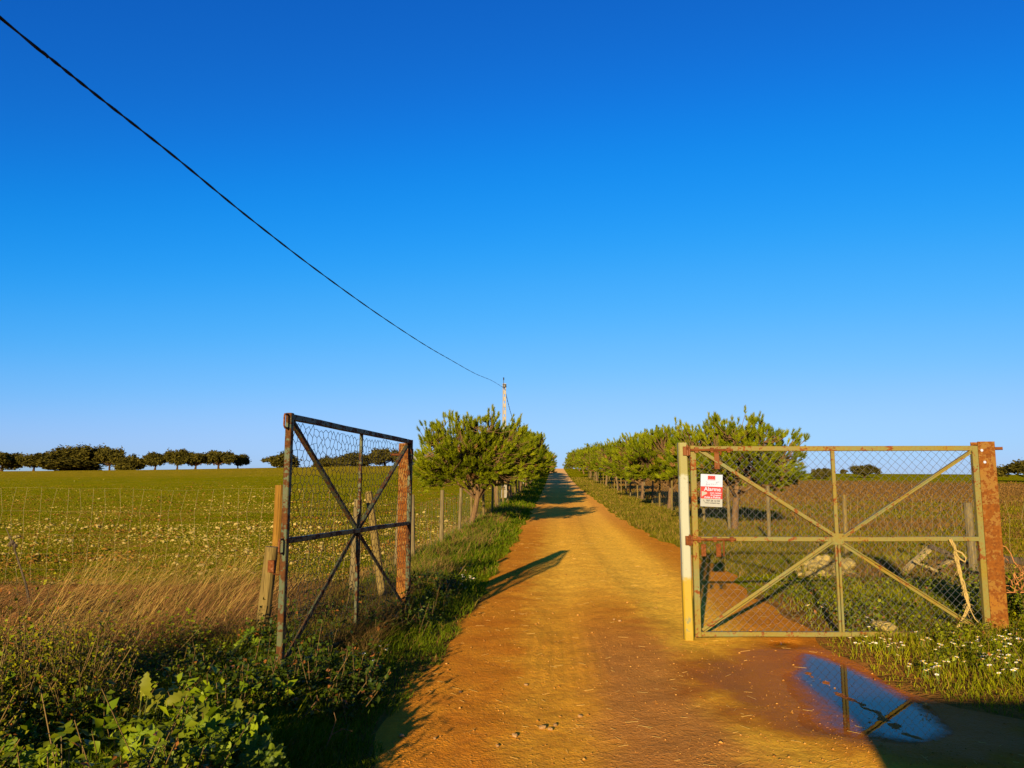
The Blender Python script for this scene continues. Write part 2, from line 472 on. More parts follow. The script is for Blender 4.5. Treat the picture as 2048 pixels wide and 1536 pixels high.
def m_road():
    t = NT('packed_dirt', 0.93, 0.0)
    X, Y, Z = t.xyz()
    u = t.math('SUBTRACT', X, t.math('MULTIPLY', Y, 0.055))
    n0 = t.noise(0.55, 3); n1 = t.noise(2.2, 5, 0.6); n2 = t.noise(14, 5, 0.65); n3 = t.noise(70, 4, 0.6)
    uw = t.math('ADD', u, t.math('MULTIPLY', t.math('SUBTRACT', n1, 0.5), 0.7))
    red, ochre, pale = (0.48, 0.155, 0.012), (0.66, 0.255, 0.018), (0.98, 0.56, 0.045)
    # wheel tracks are pale and packed, the crown and the sides loose and redder
    def track(c, w):
        d = t.math('ABSOLUTE', t.math('SUBTRACT', uw, c))
        return t.math('SUBTRACT', 1.0, t.sm(d, w * 0.3, w))
    nearness = t.math('SUBTRACT', 1.0, t.sm(Y, 6.5, 10.5))
    tr = t.math('MAXIMUM', t.math('MULTIPLY', track(0.0, 0.5), 0.35), t.math('MULTIPLY', track(1.5, 0.7), 0.9))
    crown = t.math('MULTIPLY', track(0.70, 0.65), nearness)
    c = t.mix(t.ramp(n1, [(0.32, 0.0), (0.68, 1.0)]), red, ochre)
    c = t.mix(t.math('MULTIPLY', tr, t.ramp(n0, [(0.3, 0.55), (0.65, 0.95)])), c, pale)
    c = t.mix(t.math('MULTIPLY', crown, 0.7), c, (0.40, 0.175, 0.045))
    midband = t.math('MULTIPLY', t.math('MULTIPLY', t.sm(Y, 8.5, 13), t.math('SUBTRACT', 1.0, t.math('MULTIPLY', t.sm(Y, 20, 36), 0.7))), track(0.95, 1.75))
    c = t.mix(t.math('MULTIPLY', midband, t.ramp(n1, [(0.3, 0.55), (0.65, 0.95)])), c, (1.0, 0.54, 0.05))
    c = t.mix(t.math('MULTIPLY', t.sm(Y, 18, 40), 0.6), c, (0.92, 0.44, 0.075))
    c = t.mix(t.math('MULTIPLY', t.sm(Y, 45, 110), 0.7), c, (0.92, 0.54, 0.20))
    c = t.mix(t.ramp(n2, [(0.40, 0.42), (0.60, 0.0)]), c, (0.34, 0.125, 0.018))
    c = t.mix(t.ramp(n3, [(0.60, 0.0), (0.72, 0.5)]), c, (0.86, 0.52, 0.14))
    # damp earth round the puddle
    dx = t.math('DIVIDE', t.math('SUBTRACT', X, 2.55), 1.25); dy = t.math('DIVIDE', t.math('SUBTRACT', Y, 6.1), 1.8)
    dd = t.math('ADD', t.math('MULTIPLY', dx, dx), t.math('MULTIPLY', dy, dy))
    dd = t.math('ADD', dd, t.math('MULTIPLY', t.math('SUBTRACT', n1, 0.5), 1.1))
    wet = t.math('SUBTRACT', 1.0, t.sm(dd, 0.45, 1.35))
    c = t.mix(t.math('MULTIPLY', wet, 0.90), c, (0.31, 0.088, 0.003))
    # tyre prints across the packed strip
    wv = t.n.new('ShaderNodeTexWave'); wv.inputs['Scale'].default_value = 5.5; wv.inputs['Distortion'].default_value = 2.5
    wv.inputs['Detail'].default_value = 2; wv.bands_direction = 'X'
    t.l.new(t.pos(), wv.inputs['Vector'])
    prints = t.math('MULTIPLY', t.math('MULTIPLY', wv.outputs[1], track(0.1, 0.5)), t.ramp(n0, [(0.45, 0.0), (0.6, 1.0)]))
    treads = t.math('SINE', t.math('MULTIPLY', t.math('ADD', u, t.math('MULTIPLY', t.math('SUBTRACT', n1, 0.5), 0.03)), 62.0))
    tm = t.math('MULTIPLY', t.math('MULTIPLY', t.math('SUBTRACT', t.sm(Y, 6.0, 6.6), t.sm(Y, 8.0, 8.8)), t.ramp(n2, [(0.35, 0.0), (0.55, 1.0)])), t.math('SUBTRACT', 1.0, t.sm(t.math('ABSOLUTE', t.math('ADD', u, -0.10)), 0.25, 0.5)))
    treads = t.math('MULTIPLY', treads, tm)
    t.base(c)
    rf = t.math('SUBTRACT', 0.95, t.math('MULTIPLY', t.math('MULTIPLY', wet, wet), 0.45))
    t.rough(rf)
    t.l.new(t.math('MULTIPLY', t.math('MULTIPLY', wet, wet), 0.03), t.b.inputs['Specular IOR Level'])
    peb = t.voro(38, stretch=(1, 1, 1)); peb2 = t.voro(95)
    h = t.math('ADD', t.math('MULTIPLY', n2, 1.0), t.math('MULTIPLY', n3, 0.5))
    h = t.math('SUBTRACT', h, t.math('MULTIPLY', t.math('MULTIPLY', t.ramp(peb, [(0.0, 0.0), (0.5, 1.0)]), 0.55), t.ramp(n1, [(0.4, 0.25), (0.65, 1.0)])))
    h = t.math('SUBTRACT', h, t.math('MULTIPLY', peb2, 0.22))
    h = t.math('ADD', h, t.math('MULTIPLY', n1, 1.4))
    h = t.math('ADD', h, t.math('MULTIPLY', treads, 0.30))
    smooth = t.math('SUBTRACT', 1.0, t.math('MULTIPLY', tr, 0.6))
    t.bump(t.math('MULTIPLY', h, smooth), 0.6, 0.018)
    return t.m
M['road'] = m_road()

def m_ground():
    t = NT('field_soil_and_turf', 0.95, 0.0)
    X, Y, Z = t.xyz()
    u = t.math('SUBTRACT', X, t.math('MULTIPLY', Y, 0.055))
    nbig = t.noise(0.035, 4, 0.6, stretch=(1, 1.8, 1)); nmid = t.noise(0.45, 5, 0.65); n1 = t.noise(3.0, 5, 0.65); n2 = t.noise(18, 4, 0.6)
    soil = t.ramp(n2, [(0.3, (0.15, 0.065, 0.018)), (0.7, (0.30, 0.14, 0.035))])
    green = t.ramp(t.math('ADD', t.math('MULTIPLY', n1, 0.55), t.math('MULTIPLY', nmid, 0.45)),
                   [(0.35, (0.105, 0.125, 0.001)), (0.5, (0.195, 0.18, 0.002)), (0.66, (0.36, 0.23, 0.008))])
    brown = t.ramp(t.math('ADD', t.math('MULTIPLY', n1, 0.4), t.math('MULTIPLY', nmid, 0.6)),
                   [(0.36, (0.19, 0.088, 0.016)), (0.62, (0.34, 0.18, 0.036))])
    yy = t.math('ADD', Y, t.math('MULTIPLY', t.math('SUBTRACT', nbig, 0.5), 70))
    band = t.math('MULTIPLY', t.sm(yy, 34, 52), t.math('SUBTRACT', 1.0, t.sm(yy, 104, 122)))
    right = t.sm(u, 5.0, 9.0)
    patch = t.ramp(nmid, [(0.52, 0.0), (0.62, 0.8)])
    near_patch = t.math('MULTIPLY', patch, t.math('SUBTRACT', 1.0, t.sm(Y, 60, 110)))
    bf = t.math('MULTIPLY', right, t.math('MAXIMUM', band, near_patch))
    leftb = t.math('MULTIPLY', t.math('SUBTRACT', 1.0, t.sm(u, -8, -3)), t.math('MULTIPLY', t.sm(yy, 105, 150), 0.40))
    c = t.mix(bf, green, brown)
    c = t.mix(leftb, c, (0.34, 0.20, 0.014))
    # bare earth shows through near by
    bare = t.math('MULTIPLY', t.ramp(t.math('ADD', t.math('MULTIPLY', n1, 0.6), t.math('MULTIPLY', nmid, 0.4)), [(0.50, 0.0), (0.60, 0.75)]),
                  t.math('SUBTRACT', 1.0, t.sm(Y, 25, 60)))
    c = t.mix(bare, c, soil)
    # the verge and the scraped bank are soil under their plants
    bank = t.math('MULTIPLY', t.sm(u, -30, -29), t.math('SUBTRACT', 1.0, t.sm(t.math('ADD', Y, t.math('MULTIPLY', n1, 1.2)), 11.2, 12.2)))
    c = t.mix(t.math('MULTIPLY', bank, 0.9), c, t.ramp(n1, [(0.3, (0.10, 0.045, 0.014)), (0.65, (0.33, 0.135, 0.025))]))
    # chips of pale stone lying too far off to be seen as stones
    v = t.voro(2.2, stretch=(1, 0.7, 1)); v2 = t.voro(0.8, stretch=(1, 0.6, 1))
    chips = t.math('MULTIPLY', t.ramp(v, [(0.12, 1.0), (0.2, 0.0)]), t.ramp(nbig, [(0.40, 0.0), (0.60, 0.9)]))
    chips = t.math('MAXIMUM', chips, t.math('MULTIPLY', t.ramp(v2, [(0.10, 0.9), (0.16, 0.0)]), t.ramp(nmid, [(0.45, 0.0), (0.6, 1.0)])))
    chips = t.math('MULTIPLY', chips, t.math('MULTIPLY', t.sm(Y, 30, 60), t.math('SUBTRACT', 1.0, t.sm(u, -3, 3))))
    c = t.mix(chips, c, (0.46, 0.36, 0.16))
    t.base(c)
    t.bump(t.math('ADD', t.math('MULTIPLY', n1, 1.5), n2), 0.9, 0.08)
    return t.m
M['ground'] = m_ground()

def m_water():
    m = bpy.data.materials.new('shallow_muddy_water'); m.use_nodes = True
    n, l = m.node_tree.nodes, m.node_tree.links
    n.clear()
    out = n.new('ShaderNodeOutputMaterial'); mx = n.new('ShaderNodeMixShader'); fr = n.new('ShaderNodeFresnel'); fr.inputs['IOR'].default_value = 1.40
    tr = n.new('ShaderNodeBsdfTransparent'); tr.inputs['Color'].default_value = (0.95, 0.88, 0.82, 1)
    gl = n.new('ShaderNodeBsdfGlossy'); gl.inputs['Roughness'].default_value = 0.012
    bp_ = n.new('ShaderNodeBump'); bp_.inputs['Strength'].default_value = 0.05; bp_.inputs['Distance'].default_value = 0.004
    nz = n.new('ShaderNodeTexNoise'); nz.inputs['Scale'].default_value = 7; tc = n.new('ShaderNodeTexCoord')
    l.new(tc.outputs['Object'], nz.inputs['Vector']); l.new(nz.outputs[0], bp_.inputs['Height'])
    l.new(bp_.outputs[0], gl.inputs['Normal']); at = n.new('ShaderNodeAttribute'); at.attribute_name = 'Col'
    sp_ = n.new('ShaderNodeSeparateColor'); l.new(at.outputs['Color'], sp_.inputs[0])
    n2 = n.new('ShaderNodeTexNoise'); n2.inputs['Scale'].default_value = 14; n2.inputs['Detail'].default_value = 5; l.new(tc.outputs['Object'], n2.inputs['Vector'])
    ad = n.new('ShaderNodeMath'); ad.operation = 'MULTIPLY_ADD'; ad.inputs[1].default_value = 0.55; l.new(n2.outputs[0], ad.inputs[0]); l.new(sp_.outputs[0], ad.inputs[2])
    mr = n.new('ShaderNodeMapRange'); mr.interpolation_type = 'SMOOTHSTEP'; mr.inputs['From Min'].default_value = 0.30; mr.inputs['From Max'].default_value = 1.02; mr.inputs['To Max'].default_value = 0.88; l.new(ad.outputs[0], mr.inputs['Value'])
    mu = n.new('ShaderNodeMath'); mu.operation = 'MULTIPLY'; l.new(fr.outputs[0], mu.inputs[0]); l.new(mr.outputs[0], mu.inputs[1])
    l.new(mu.outputs[0], mx.inputs[0])
    l.new(tr.outputs[0], mx.inputs[1]); l.new(gl.outputs[0], mx.inputs[2]); l.new(mx.outputs[0], out.inputs['Surface'])
    return m
M['water'] = m_water()

def m_rock(name, a, b):
    t = NT(name, 0.9, 0.15)
    n = t.noise(6, 6, 0.65); n2 = t.noise(26, 4)
    c = t.ramp(n, [(0.3, a), (0.7, b)])
    r = t.rand()
    c = t.mix(t.math('MULTIPLY', r, 0.45), c, tuple(x * 0.55 for x in a))
    t.base(c); t.bump(t.math('ADD', n, t.math('MULTIPLY', n2, 0.4)), 0.7, 0.03)
    return t.m
M['stone'] = m_rock('pale_limestone', (0.22, 0.155, 0.034), (0.40, 0.30, 0.10))
M['roadstone'] = m_rock('ochre_road_stone', (0.30, 0.15, 0.045), (0.50, 0.30, 0.12))
M['clod'] = m_rock('orange_clay', (0.12, 0.05, 0.010), (0.24, 0.115, 0.026))

# ------------------------------------------------------------------ ground and track: one shared grid
rows = np.concatenate([np.arange(-30, -4, 2.0), np.arange(-4, 3.4, 0.4), np.arange(3.4, 15, 0.06)])
step, y = 0.066, rows[-1]; more = []
while y < 420:
    step *= 1.0115; y += min(step, 6); more.append(y)
rows = np.concatenate([rows, more, np.array([460, 540, 700, 1000, 1600, 2600, 4200.])])
NI = 64
outs = [0.05]; st = 0.07
while outs[-1] < 4500:
    st *= 1.065; outs.append(outs[-1] + st)
outs = np.array(outs)
Lc, Rc = eL(rows), eR(rows)
inner = np.linspace(0, 1, NI)
U = np.concatenate([Lc[:, None] - outs[::-1][None, :], Lc[:, None] + (Rc - Lc)[:, None] * inner[None, :], Rc[:, None] + outs[None, :]], 1)
YY = np.repeat(rows[:, None], U.shape[1], 1)
XX = U + axis(YY)
ZZ = gz(XX, YY)
nc = U.shape[1]
V = np.stack([XX, YY, ZZ], 2).reshape(-1, 3)
ii, jj = np.meshgrid(np.arange(len(rows) - 1), np.arange(nc - 1), indexing='ij')
a = ii * nc + jj
Q = np.stack([a, a + 1, a + nc + 1, a + nc], 2)
no = len(outs)
isroad = np.zeros(nc - 1, bool); isroad[no:no + NI - 1] = True
road_rows = rows[:-1] < 300
rm = isroad[None, :] & road_rows[:, None]
def sub(mask, name, mat):
    q = Q[mask]; ids, inv = np.unique(q.ravel(), return_inverse=True)
    return fast(name, V[ids], inv.reshape(-1, 4), mat, smooth=True)
ground = sub(~rm, 'ground', M['ground'])
tag(ground, 'green stony fields and verges rising to a low crest', 'ground', kind='structure')
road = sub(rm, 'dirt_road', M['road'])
tag(road, 'orange brown dirt track running straight up to the crest', 'road', kind='structure')

# ------------------------------------------------------------------ puddle
def puddle():
    o0 = empty('puddle', (2.3, 6.0, WATER_Z))
    tag(o0, 'shallow muddy puddle mirroring sky in front of the closed gate', 'puddle', kind='structure')
    for L in LOOPS:
        lo, hi = L.min(0) - .1, L.max(0) + .1; st = 0.025
        gx_, gy_ = np.meshgrid(np.arange(lo[0], hi[0], st), np.arange(lo[1], hi[1], st), indexing='ij')
        d = inside_dist(gx_, gy_, L); ny = gx_.shape[1]
        ii_, jj_ = np.nonzero(d[:-1, :-1] > -0.08); a_ = ii_ * ny + jj_
        q = np.stack([a_, a_ + ny, a_ + ny + 1, a_ + 1], 1); ids, inv = np.unique(q.ravel(), return_inverse=True)
        V_ = np.stack([gx_.ravel() - 2.3, gy_.ravel() - 6.0, np.zeros(gx_.size)], 1)[ids]
        px_, py_ = gx_.ravel()[ids], gy_.ravel()[ids]
        dep = np.clip((d.ravel()[ids] + 0.03) / 0.22, 0, 1)
        if L is LOOPS[0]: dep = dep * (1 - 0.55 * sstep(0.0, -.25, px_ - 2.44 - (6.6 - py_) * 0.035) * sstep(7.0, 6.6, py_))
        fast('water_surface', V_, inv.reshape(-1, 4), M['water'], o0, np.stack([dep] * 3, 1))
puddle()

# ------------------------------------------------------------------ gates
def chain_link(w, h, d, jit, parent, mat, rad, x0=0.0, z0=0.0):
    nx, nz = int(w / d), int(h / d)
    wob = lambda x, z: 0.010 * np.sin(3.1 * x + 2 * z) + 0.008 * np.sin(7 * z + 1.3 * x)
    k, i = np.meshgrid(np.arange(nx), np.arange(nz + 1), indexing='ij')
    x = (k + (i + k) % 2) * d; z = i * d
    jx = rng.normal(0, jit, (nx + 1, nz + 1)); jz = rng.normal(0, jit, (nx + 1, nz + 1))
    node = (k + (i + k) % 2)
    x = x + jx[node, i] + wob(x, z); z = z + jz[node, i] + 0.6 * wob(z, x)
    x = np.clip(x, 0, w); z = np.clip(z, 0, h)
    yv = np.where((i % 2) == 0, 0.003, -0.003) + 0.006 * np.sin(x * 5) * np.sin(z * 4)
    Pn = np.stack([x + x0, yv, z + z0], 2)
    A, B = Pn[:, :-1].reshape(-1, 3), Pn[:, 1:].reshape(-1, 3)
    v, q = seg_tubes(A, B, rad)
    return fast('wire_mesh', v, q, mat, parent)

def hex_net(w, h, cw, ph, jit, parent, mat, rad, x0, z0):
    nx, nz = int(w / (cw / 2)), int(h / ph)
    i, j = np.meshgrid(np.arange(nx + 1), np.arange(nz + 1), indexing='ij')
    sgn = np.where((i + j) % 2 == 0, 1, -1)
    x = i * cw / 2 + rng.normal(0, jit, i.shape); z = j * ph + sgn * ph * 0.2 + rng.normal(0, jit, i.shape)
    x += 0.014 * np.sin(2.3 * z + 3 * x); z += 0.012 * np.sin(2.7 * x)
    x = np.clip(x, 0, w); z = np.clip(z, 0, h)
    Pn = np.stack([x + x0, 0.008 * np.sin(4 * x) * np.sin(5 * z), z + z0], 2)
    A = [Pn[:-1].reshape(-1, 3)]; B = [Pn[1:].reshape(-1, 3)]
    mk = ((i + j) % 2 == 0)[:, :-1]
    A.append(Pn[:, :-1][mk]); B.append(Pn[:, 1:][mk])
    v, q = seg_tubes(np.concatenate(A), np.concatenate(B), rad)
    return fast('wire_mesh', v, q, mat, parent)

def make_gate(name, w, h, paint, mesh_kind, T=0.052):
    """local axes: x from the hinge side (0) to the free side (w), z up, -y towards the road"""
    root = empty(name)
    zm = h * 0.505; xm = w * 0.505
    f = MB()
    f.bar((0, 0, T * 0), (0, 0, h), T * 1.15, T, bev=0.005).bar((w, 0, 0), (w, 0, h), T * 1.15, T, bev=0.005)
    f.bar((T * .58, 0, h - T / 2), (w - T * .58, 0, h - T / 2 - 0.006), T * .96, T * .98, bev=0.005, seg=6, jit=0.003)
    f.bar((T * .58, 0, T / 2), (w - T * .58, 0, T / 2), T * .96, T * .92, bev=0.005, seg=5, jit=0.002)
    f.build('frame', paint, root)
    r = MB(); r.bar((T * .58, -0.004, zm), (w - T * .58, -0.004, zm), T * .9, T * .85, seg=6, jit=0.003); r.build('mid_rail', paint, root)
    s1 = MB()
    s1.bar((xm, -0.012, zm + 0.025), (xm, -0.008, h - T), T * .72, T * .6)
    s1.bar((xm - 0.016, -0.012, T), (xm - 0.016, -0.012, zm - 0.022), 0.024, T * .6).bar((xm + 0.016, -0.012, T), (xm + 0.016, -0.012, zm - 0.022), 0.024, T * .6)
    s1.build('mid_stile', paint, root)
    for (cx, cz) in ((T, h - T), (w - T, h - T), (T, T), (w - T, T)):
        b = MB(); d = Vector((cx - xm, 0, cz - zm)).normalized()
        b.bar(Vector((xm, -0.03, zm)) + d * 0.05, (cx, -0.022, cz), 0.012, T * .82, up=(0, 1, 0), bev=0.002)
        b.bar(Vector((xm, -0.021, zm)) + d * 0.05 + Vector((-d.z, 0, d.x)) * 0.018, Vector((cx, -0.012, cz)) + Vector((-d.z, 0, d.x)) * 0.018, 0.03, 0.008, up=(0, 1, 0), bev=0.001)
        b.build('brace', paint, root)
    g = MB(); g.box((xm, -0.037, zm), (0.12, 0.006, 0.11), bev=0.002); g.build('gusset', paint, root)
    if mesh_kind == 'link':
        chain_link(w - T, h - T, 0.0415, 0.0022, root, M['wire'], 0.0017, T / 2, T / 2)
    else:
        hex_net(w - T, h - T, 0.085, 0.064, 0.0095, root, M['wire_dark'], 0.0020, T / 2, T / 2)
    return root, T, zm

# the closed leaf on the right: free end near the track, hinge on the rusty post
GH = 1.90
pr0 = P(1958, 1000, 8.0); X_R = 4.745; X_F = 1.855; Y_R = 7.97
gr, T, ZM = make_gate('farm_gate', X_R - X_F, GH, M['paint_right'], 'link')
gr.location = (X_R, Y_R, 0.025); gr.rotation_euler = (0, 0, R(180))
for ch in gr.children:            # fronts face the camera: mirror the local y of the leaf
    ch.scale = (1, -1, 1)
tag(gr, 'closed farm gate leaf with flaking pale green paint, rust and chain-link mesh', 'gate', 'two gate leaves')
W = X_R - X_F
for z in (GH - 0.045, ZM - 0.004):
    b = MB()
    b.tube([(W - 0.40, 0.045, z), (W - 0.2, 0.045, z), (W + 0.035, 0.045, z)], 0.013, 8)
    b.box((W - 0.36, 0.036, z), (0.035, 0.03, 0.05)).box((W - 0.19, 0.036, z), (0.035, 0.03, 0.05)).box((W - 0.03, 0.036, z), (0.04, 0.03, 0.055))
    b.tube([(W - 0.27, 0.045, z), (W - 0.27, 0.075, z - 0.02), (W - 0.27, 0.06, z - 0.16 if z < 1.2 else z - 0.05)], 0.009, 6)
    b.build('slide_bolt', M['rust_dark'], gr)
b = MB(); b.box((W - 0.235, 0.04, GH - 0.14), (0.05, 0.008, 0.16)).box((W - 0.235, 0.046, GH - 0.21), (0.055, 0.012, 0.06)); b.build('bolt_keeper', M['rust_dark'], gr)
for xx, hh_ in ((0.225, 0.13), (0.075, 0.12)):
    b = MB(); b.box((W - xx, 0.034, ZM - 0.11), (0.05, 0.008, hh_)); b.build('lock_plate', M['rust_dark'], gr)
for z in (GH - 0.09, ZM, 0.22):
    b = MB(); b.tube([(-0.055, 0.0, z - 0.06), (-0.055, 0.0, z + 0.06)], 0.022, 10).box((-0.04, 0.0, z), (0.05, 0.03, 0.08)); b.build('hinge', M['rust_dark'], gr)

# the open leaf on the left, swung towards the camera
n_top = Vector((-1.663, 5.75)); h_end = Vector((-1.168, 8.88))
dv = (n_top - h_end); ang = math.atan2(dv.y, dv.x)
gl, T, ZM = make_gate('farm_gate', dv.length, GH, M['paint_left'], 'hex', 0.046)
gl.location = (h_end.x, h_end.y, 0.135); gl.rotation_euler = (0, R(-0.55), ang)
tag(gl, 'open farm gate leaf with rusty frame coloured dark for its shaded side and hexagonal wire netting', 'gate', 'two gate leaves')
Wl = dv.length
for z in (GH - 0.05, ZM - 0.02):
    b = MB(); b.tube([(Wl + 0.025, 0, z + 0.035), (Wl + 0.085, 0.0, z + 0.035), (Wl + 0.092, 0, z + 0.02), (Wl + 0.092, 0, z - 0.05), (Wl + 0.075, 0, z - 0.065), (Wl + 0.025, 0, z - 0.065)], 0.008, 6)
    b.build('catch_loop', M['rust_dark'], gl)
for z in (GH - 0.16, 0.30):
    b = MB(); b.tube([(-0.05, 0.0, z - 0.06), (-0.05, 0.0, z + 0.06)], 0.022, 10).box((-0.035, 0.0, z), (0.05, 0.03, 0.08)); b.build('hinge', M['rust_dark'], gl)

def h_beam(name, x, y, w, d, h, mat, rot=0.0, lean=0.0):
    root = empty(name, on(x, y, -0.3), (0, lean, rot)); h += 0.3
    b = MB(); t = 0.012
    b.bar((0, -d / 2, 0), (0, -d / 2, h), w, t, up=(0, 1, 0), bev=0.002).bar((0, d / 2, 0), (0, d / 2, h), w, t, up=(0, 1, 0), bev=0.002)
    b.bar((0, -d / 2 + t * .5, 0), (0, -d / 2 + t * .5 + d - t, 0), t, 0.001) if False else None
    b.bar((0, 0, 0), (0, 0, h - 0.003), t, d - t - 0.0005, up=(0, 1, 0), bev=0.001)
    b.build('beam', mat, root)
    return root
hp = h_beam('gate_post', 4.868, 8.02, 0.165, 0.15, 1.93, M['rust'], rot=R(-6))
tag(hp, 'thick rusty orange steel beam post at the hinge side of the closed gate', 'gate post')
for bx, bz in ((-0.05, 2.14), (-0.03, 2.02)):
    b = MB(); b.tube([(bx, -0.079, bz), (bx, -0.087, bz)], 0.014, 10); b.build('bolt', M['white'], hp)
b = MB(); b.tube([(0.05, 0.0, 2.16), (0.17, -0.05, 2.16)], 0.016, 8); b.build('hinge_pin', M['rust_dark'], hp)
hpl = h_beam('gate_post', -1.235, 9.0, 0.15, 0.15, 1.95, M['rust'], rot=R(10))
tag(hpl, 'rusty steel beam post behind the netting of the open gate', 'gate post')
b = MB(); b.tube([(-0.05, 0.0, 2.12), (-0.17, -0.02, 2.12)], 0.014, 8); b.build('hinge_pin', M['rust_dark'], hpl)

# pale stop post at the free end of the closed leaf
sp = empty('gate_post', (X_F - 0.09, Y_R + 0.02, gz1(X_F - 0.09, Y_R)))
tag(sp, 'pale post with flaking white paint and yellow bounced light coloured in below, holding the gate bolts', 'gate post')
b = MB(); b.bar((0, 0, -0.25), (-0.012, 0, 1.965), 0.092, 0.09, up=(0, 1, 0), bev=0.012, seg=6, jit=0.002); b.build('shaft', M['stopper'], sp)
for z in (GH - 0.02, ZM + 0.02):
    b = MB(); b.box((0.02, -0.058, z), (0.075, 0.02, 0.09)).tube([(0.025, -0.075, z - 0.05), (0.025, -0.075, z + 0.06)], 0.012, 8); b.build('bolt_socket', M['rust_dark'], sp)

# ------------------------------------------------------------------ alarm sign on the closed gate
def text_mesh(body, size, mat, parent, x, z, name='lettering', align='CENTER', sx=1.0, bold=0.0, y=-0.0035):
    cu = bpy.data.curves.new('t', 'FONT'); cu.body = body; cu.size = size; cu.align_x = align; cu.extrude = 0.0006; cu.offset = bold
    ob = bpy.data.objects.new('t', cu); COL.objects.link(ob)
    bpy.context.view_layer.update()
    me = bpy.data.meshes.new_from_object(ob.evaluated_get(bpy.context.evaluated_depsgraph_get()))
    bpy.data.objects.remove(ob); bpy.data.curves.remove(cu)
    me.materials.clear()
    o = link(name, me, mat, parent)
    o.location = (x, y, z); o.rotation_euler = (R(90), 0, 0); o.scale = (sx, 1, 1)
    return o

def sign():
    cpt = P(1423, 981, Y_R - 0.045)
    root = empty('warning_sign', cpt, (0, R(2.5), 0))
    tag(root, 'white and red alarm warning sign wired to the closed gate mesh', 'sign')
    w, h = 0.222, 0.325
    b = MB(); b.box((0, 0, 0), (w, 0.004, h), bev=0.0008); b.build('plate', M['white'], root)
    b = MB(); b.box((0, -0.0028, -0.022), (w - 0.001, 0.0012, 0.122), bev=0.0003); b.build('red_band', M['sign_red'], root)
    b = MB(); b.box((-0.002, -0.0028, 0.126), (0.076, 0.0012, 0.044), bev=0.0003); b.build('emblem', M['sign_red'], root)
    b = MB()
    for k in (-1, 0, 1): b.tube([(-0.002 + k * 0.021, -0.0033, 0.131), (-0.002 + k * 0.021, -0.0042, 0.131)], 0.007, 12)
    b.build('emblem_dots', M['sign_dark'], root)
    b = MB(); b.box((-0.002, -0.0037, 0.109), (0.066, 0.0006, 0.004), bev=0.0001); b.build('emblem_line', M['white'], root)
    b = MB(); b.box((0, -0.0028, -0.1225), (w - 0.001, 0.0012, 0.078), bev=0.0003); b.build('lower_panel', M['cream'], root)
    text_mesh('Alarme', 0.054, M['white'], root, 0.008, -0.004, sx=1.06, bold=0.0010)
    text_mesh('com registo', 0.024, M['white'], root, 0.042, -0.031, bold=0.0004)
    text_mesh('de imagens', 0.024, M['white'], root, 0.042, -0.052, bold=0.0004)
    text_mesh('Avise a Polícia', 0.0285, M['white'], root, 0.008, -0.077, bold=0.0006)
    text_mesh('707 24 12 24', 0.026, M['ink'], root, 0.014, -0.112, bold=0.0006)
    text_mesh('www.securitasdirect.pt', 0.016, M['ink'], root, 0.008, -0.130, bold=0.0006)
    b = MB(); b.tube([(-0.078, -0.0035, -0.094), (-0.08, -0.0035, -0.102), (-0.074, -0.0035, -0.110), (-0.066, -0.0035, -0.112)], 0.002, 5); b.build('phone_symbol', M['ink'], root)
    b = MB()   # white loudhailer
    b.poly([(-0.100, -0.0036, -0.010), (-0.100, -0.0036, -0.066), (-0.082, -0.0036, -0.052), (-0.048, -0.0036, -0.036), (-0.044, -0.0036, -0.028), (-0.048, -0.0036, -0.020), (-0.072, -0.0036, -0.014)])
    b.build('loudhailer_symbol', M['cream'], root)
    b = MB()   # felt pen scrawl
    def st(p): b.tube([(x, -0.0034, z) for x, z in p], 0.0011, 4)
    st([(-0.058, 0.088), (-0.045, 0.082), (-0.052, 0.062), (-0.060, 0.050), (-0.04, 0.056), (-0.034, 0.066)])
    st([(-0.030, 0.058), (-0.022, 0.066), (-0.026, 0.054), (-0.014, 0.058)]); st([(-0.006, 0.072), (-0.004, 0.056), (0.004, 0.070)])
    st([(0.012, 0.068), (0.012, 0.058), (0.022, 0.068), (0.026, 0.060)]); st([(0.034, 0.066), (0.038, 0.062), (0.044, 0.070)])
    st([(0.052, 0.084), (0.052, 0.066), (0.06, 0.066)]); st([(0.042, 0.084), (0.078, 0.090)])
    b.build('pen_scrawl', M['ink'], root)
    b = MB(); b.tube([(-0.075, 0.002, 0.158), (-0.078, 0.006, 0.168), (-0.07, 0.03, 0.168)], 0.0022, 5); b.build('wire_tie', M['wire'], root)
sign()

# ------------------------------------------------------------------ posts, fences
def round_post(b, base, top, r, rough=0.06, sides=10):
    base, top = Vector(base), Vector(top); n = 7
    pts = [base.lerp(top, k / (n - 1)) for k in range(n)]
    rads = [r * (1.02 - 0.08 * k / (n - 1)) for k in range(n)]
    b.tube(pts, rads, sides, rough=rough)

# thick leaning post with a rusty hinge plate
bp = on(-2.20, 6.9, -0.35)
wp = empty('wooden_post', bp); tag(wp, 'thick weathered leaning wooden post with rusty plate beside the open gate', 'post')
b = MB(); round_post(b, (0, 0, 0), (0.09, 0.02, 1.24), 0.060, 0.05, 12); b.build('shaft', M['wood_post'], wp)
b = MB(); b.box((0.115, -0.045, 1.08), (0.055, 0.05, 0.10)).tube([(0.13, -0.06, 1.02), (0.18, -0.02, 1.0), (0.20, 0.02, 0.98)], 0.006, 6); b.build('hinge_plate', M['rust_dark'], wp)
yp = empty('wooden_post', on(-3.085, 10.3, -0.3)); tag(yp, 'slim yellow round wooden post between leaning post and gate edge', 'post')
b = MB(); round_post(b, (0, 0, 0), (0.02, 0, 1.63), 0.062, 0.03, 12); b.build('shaft', M['wood_yellow'], yp)

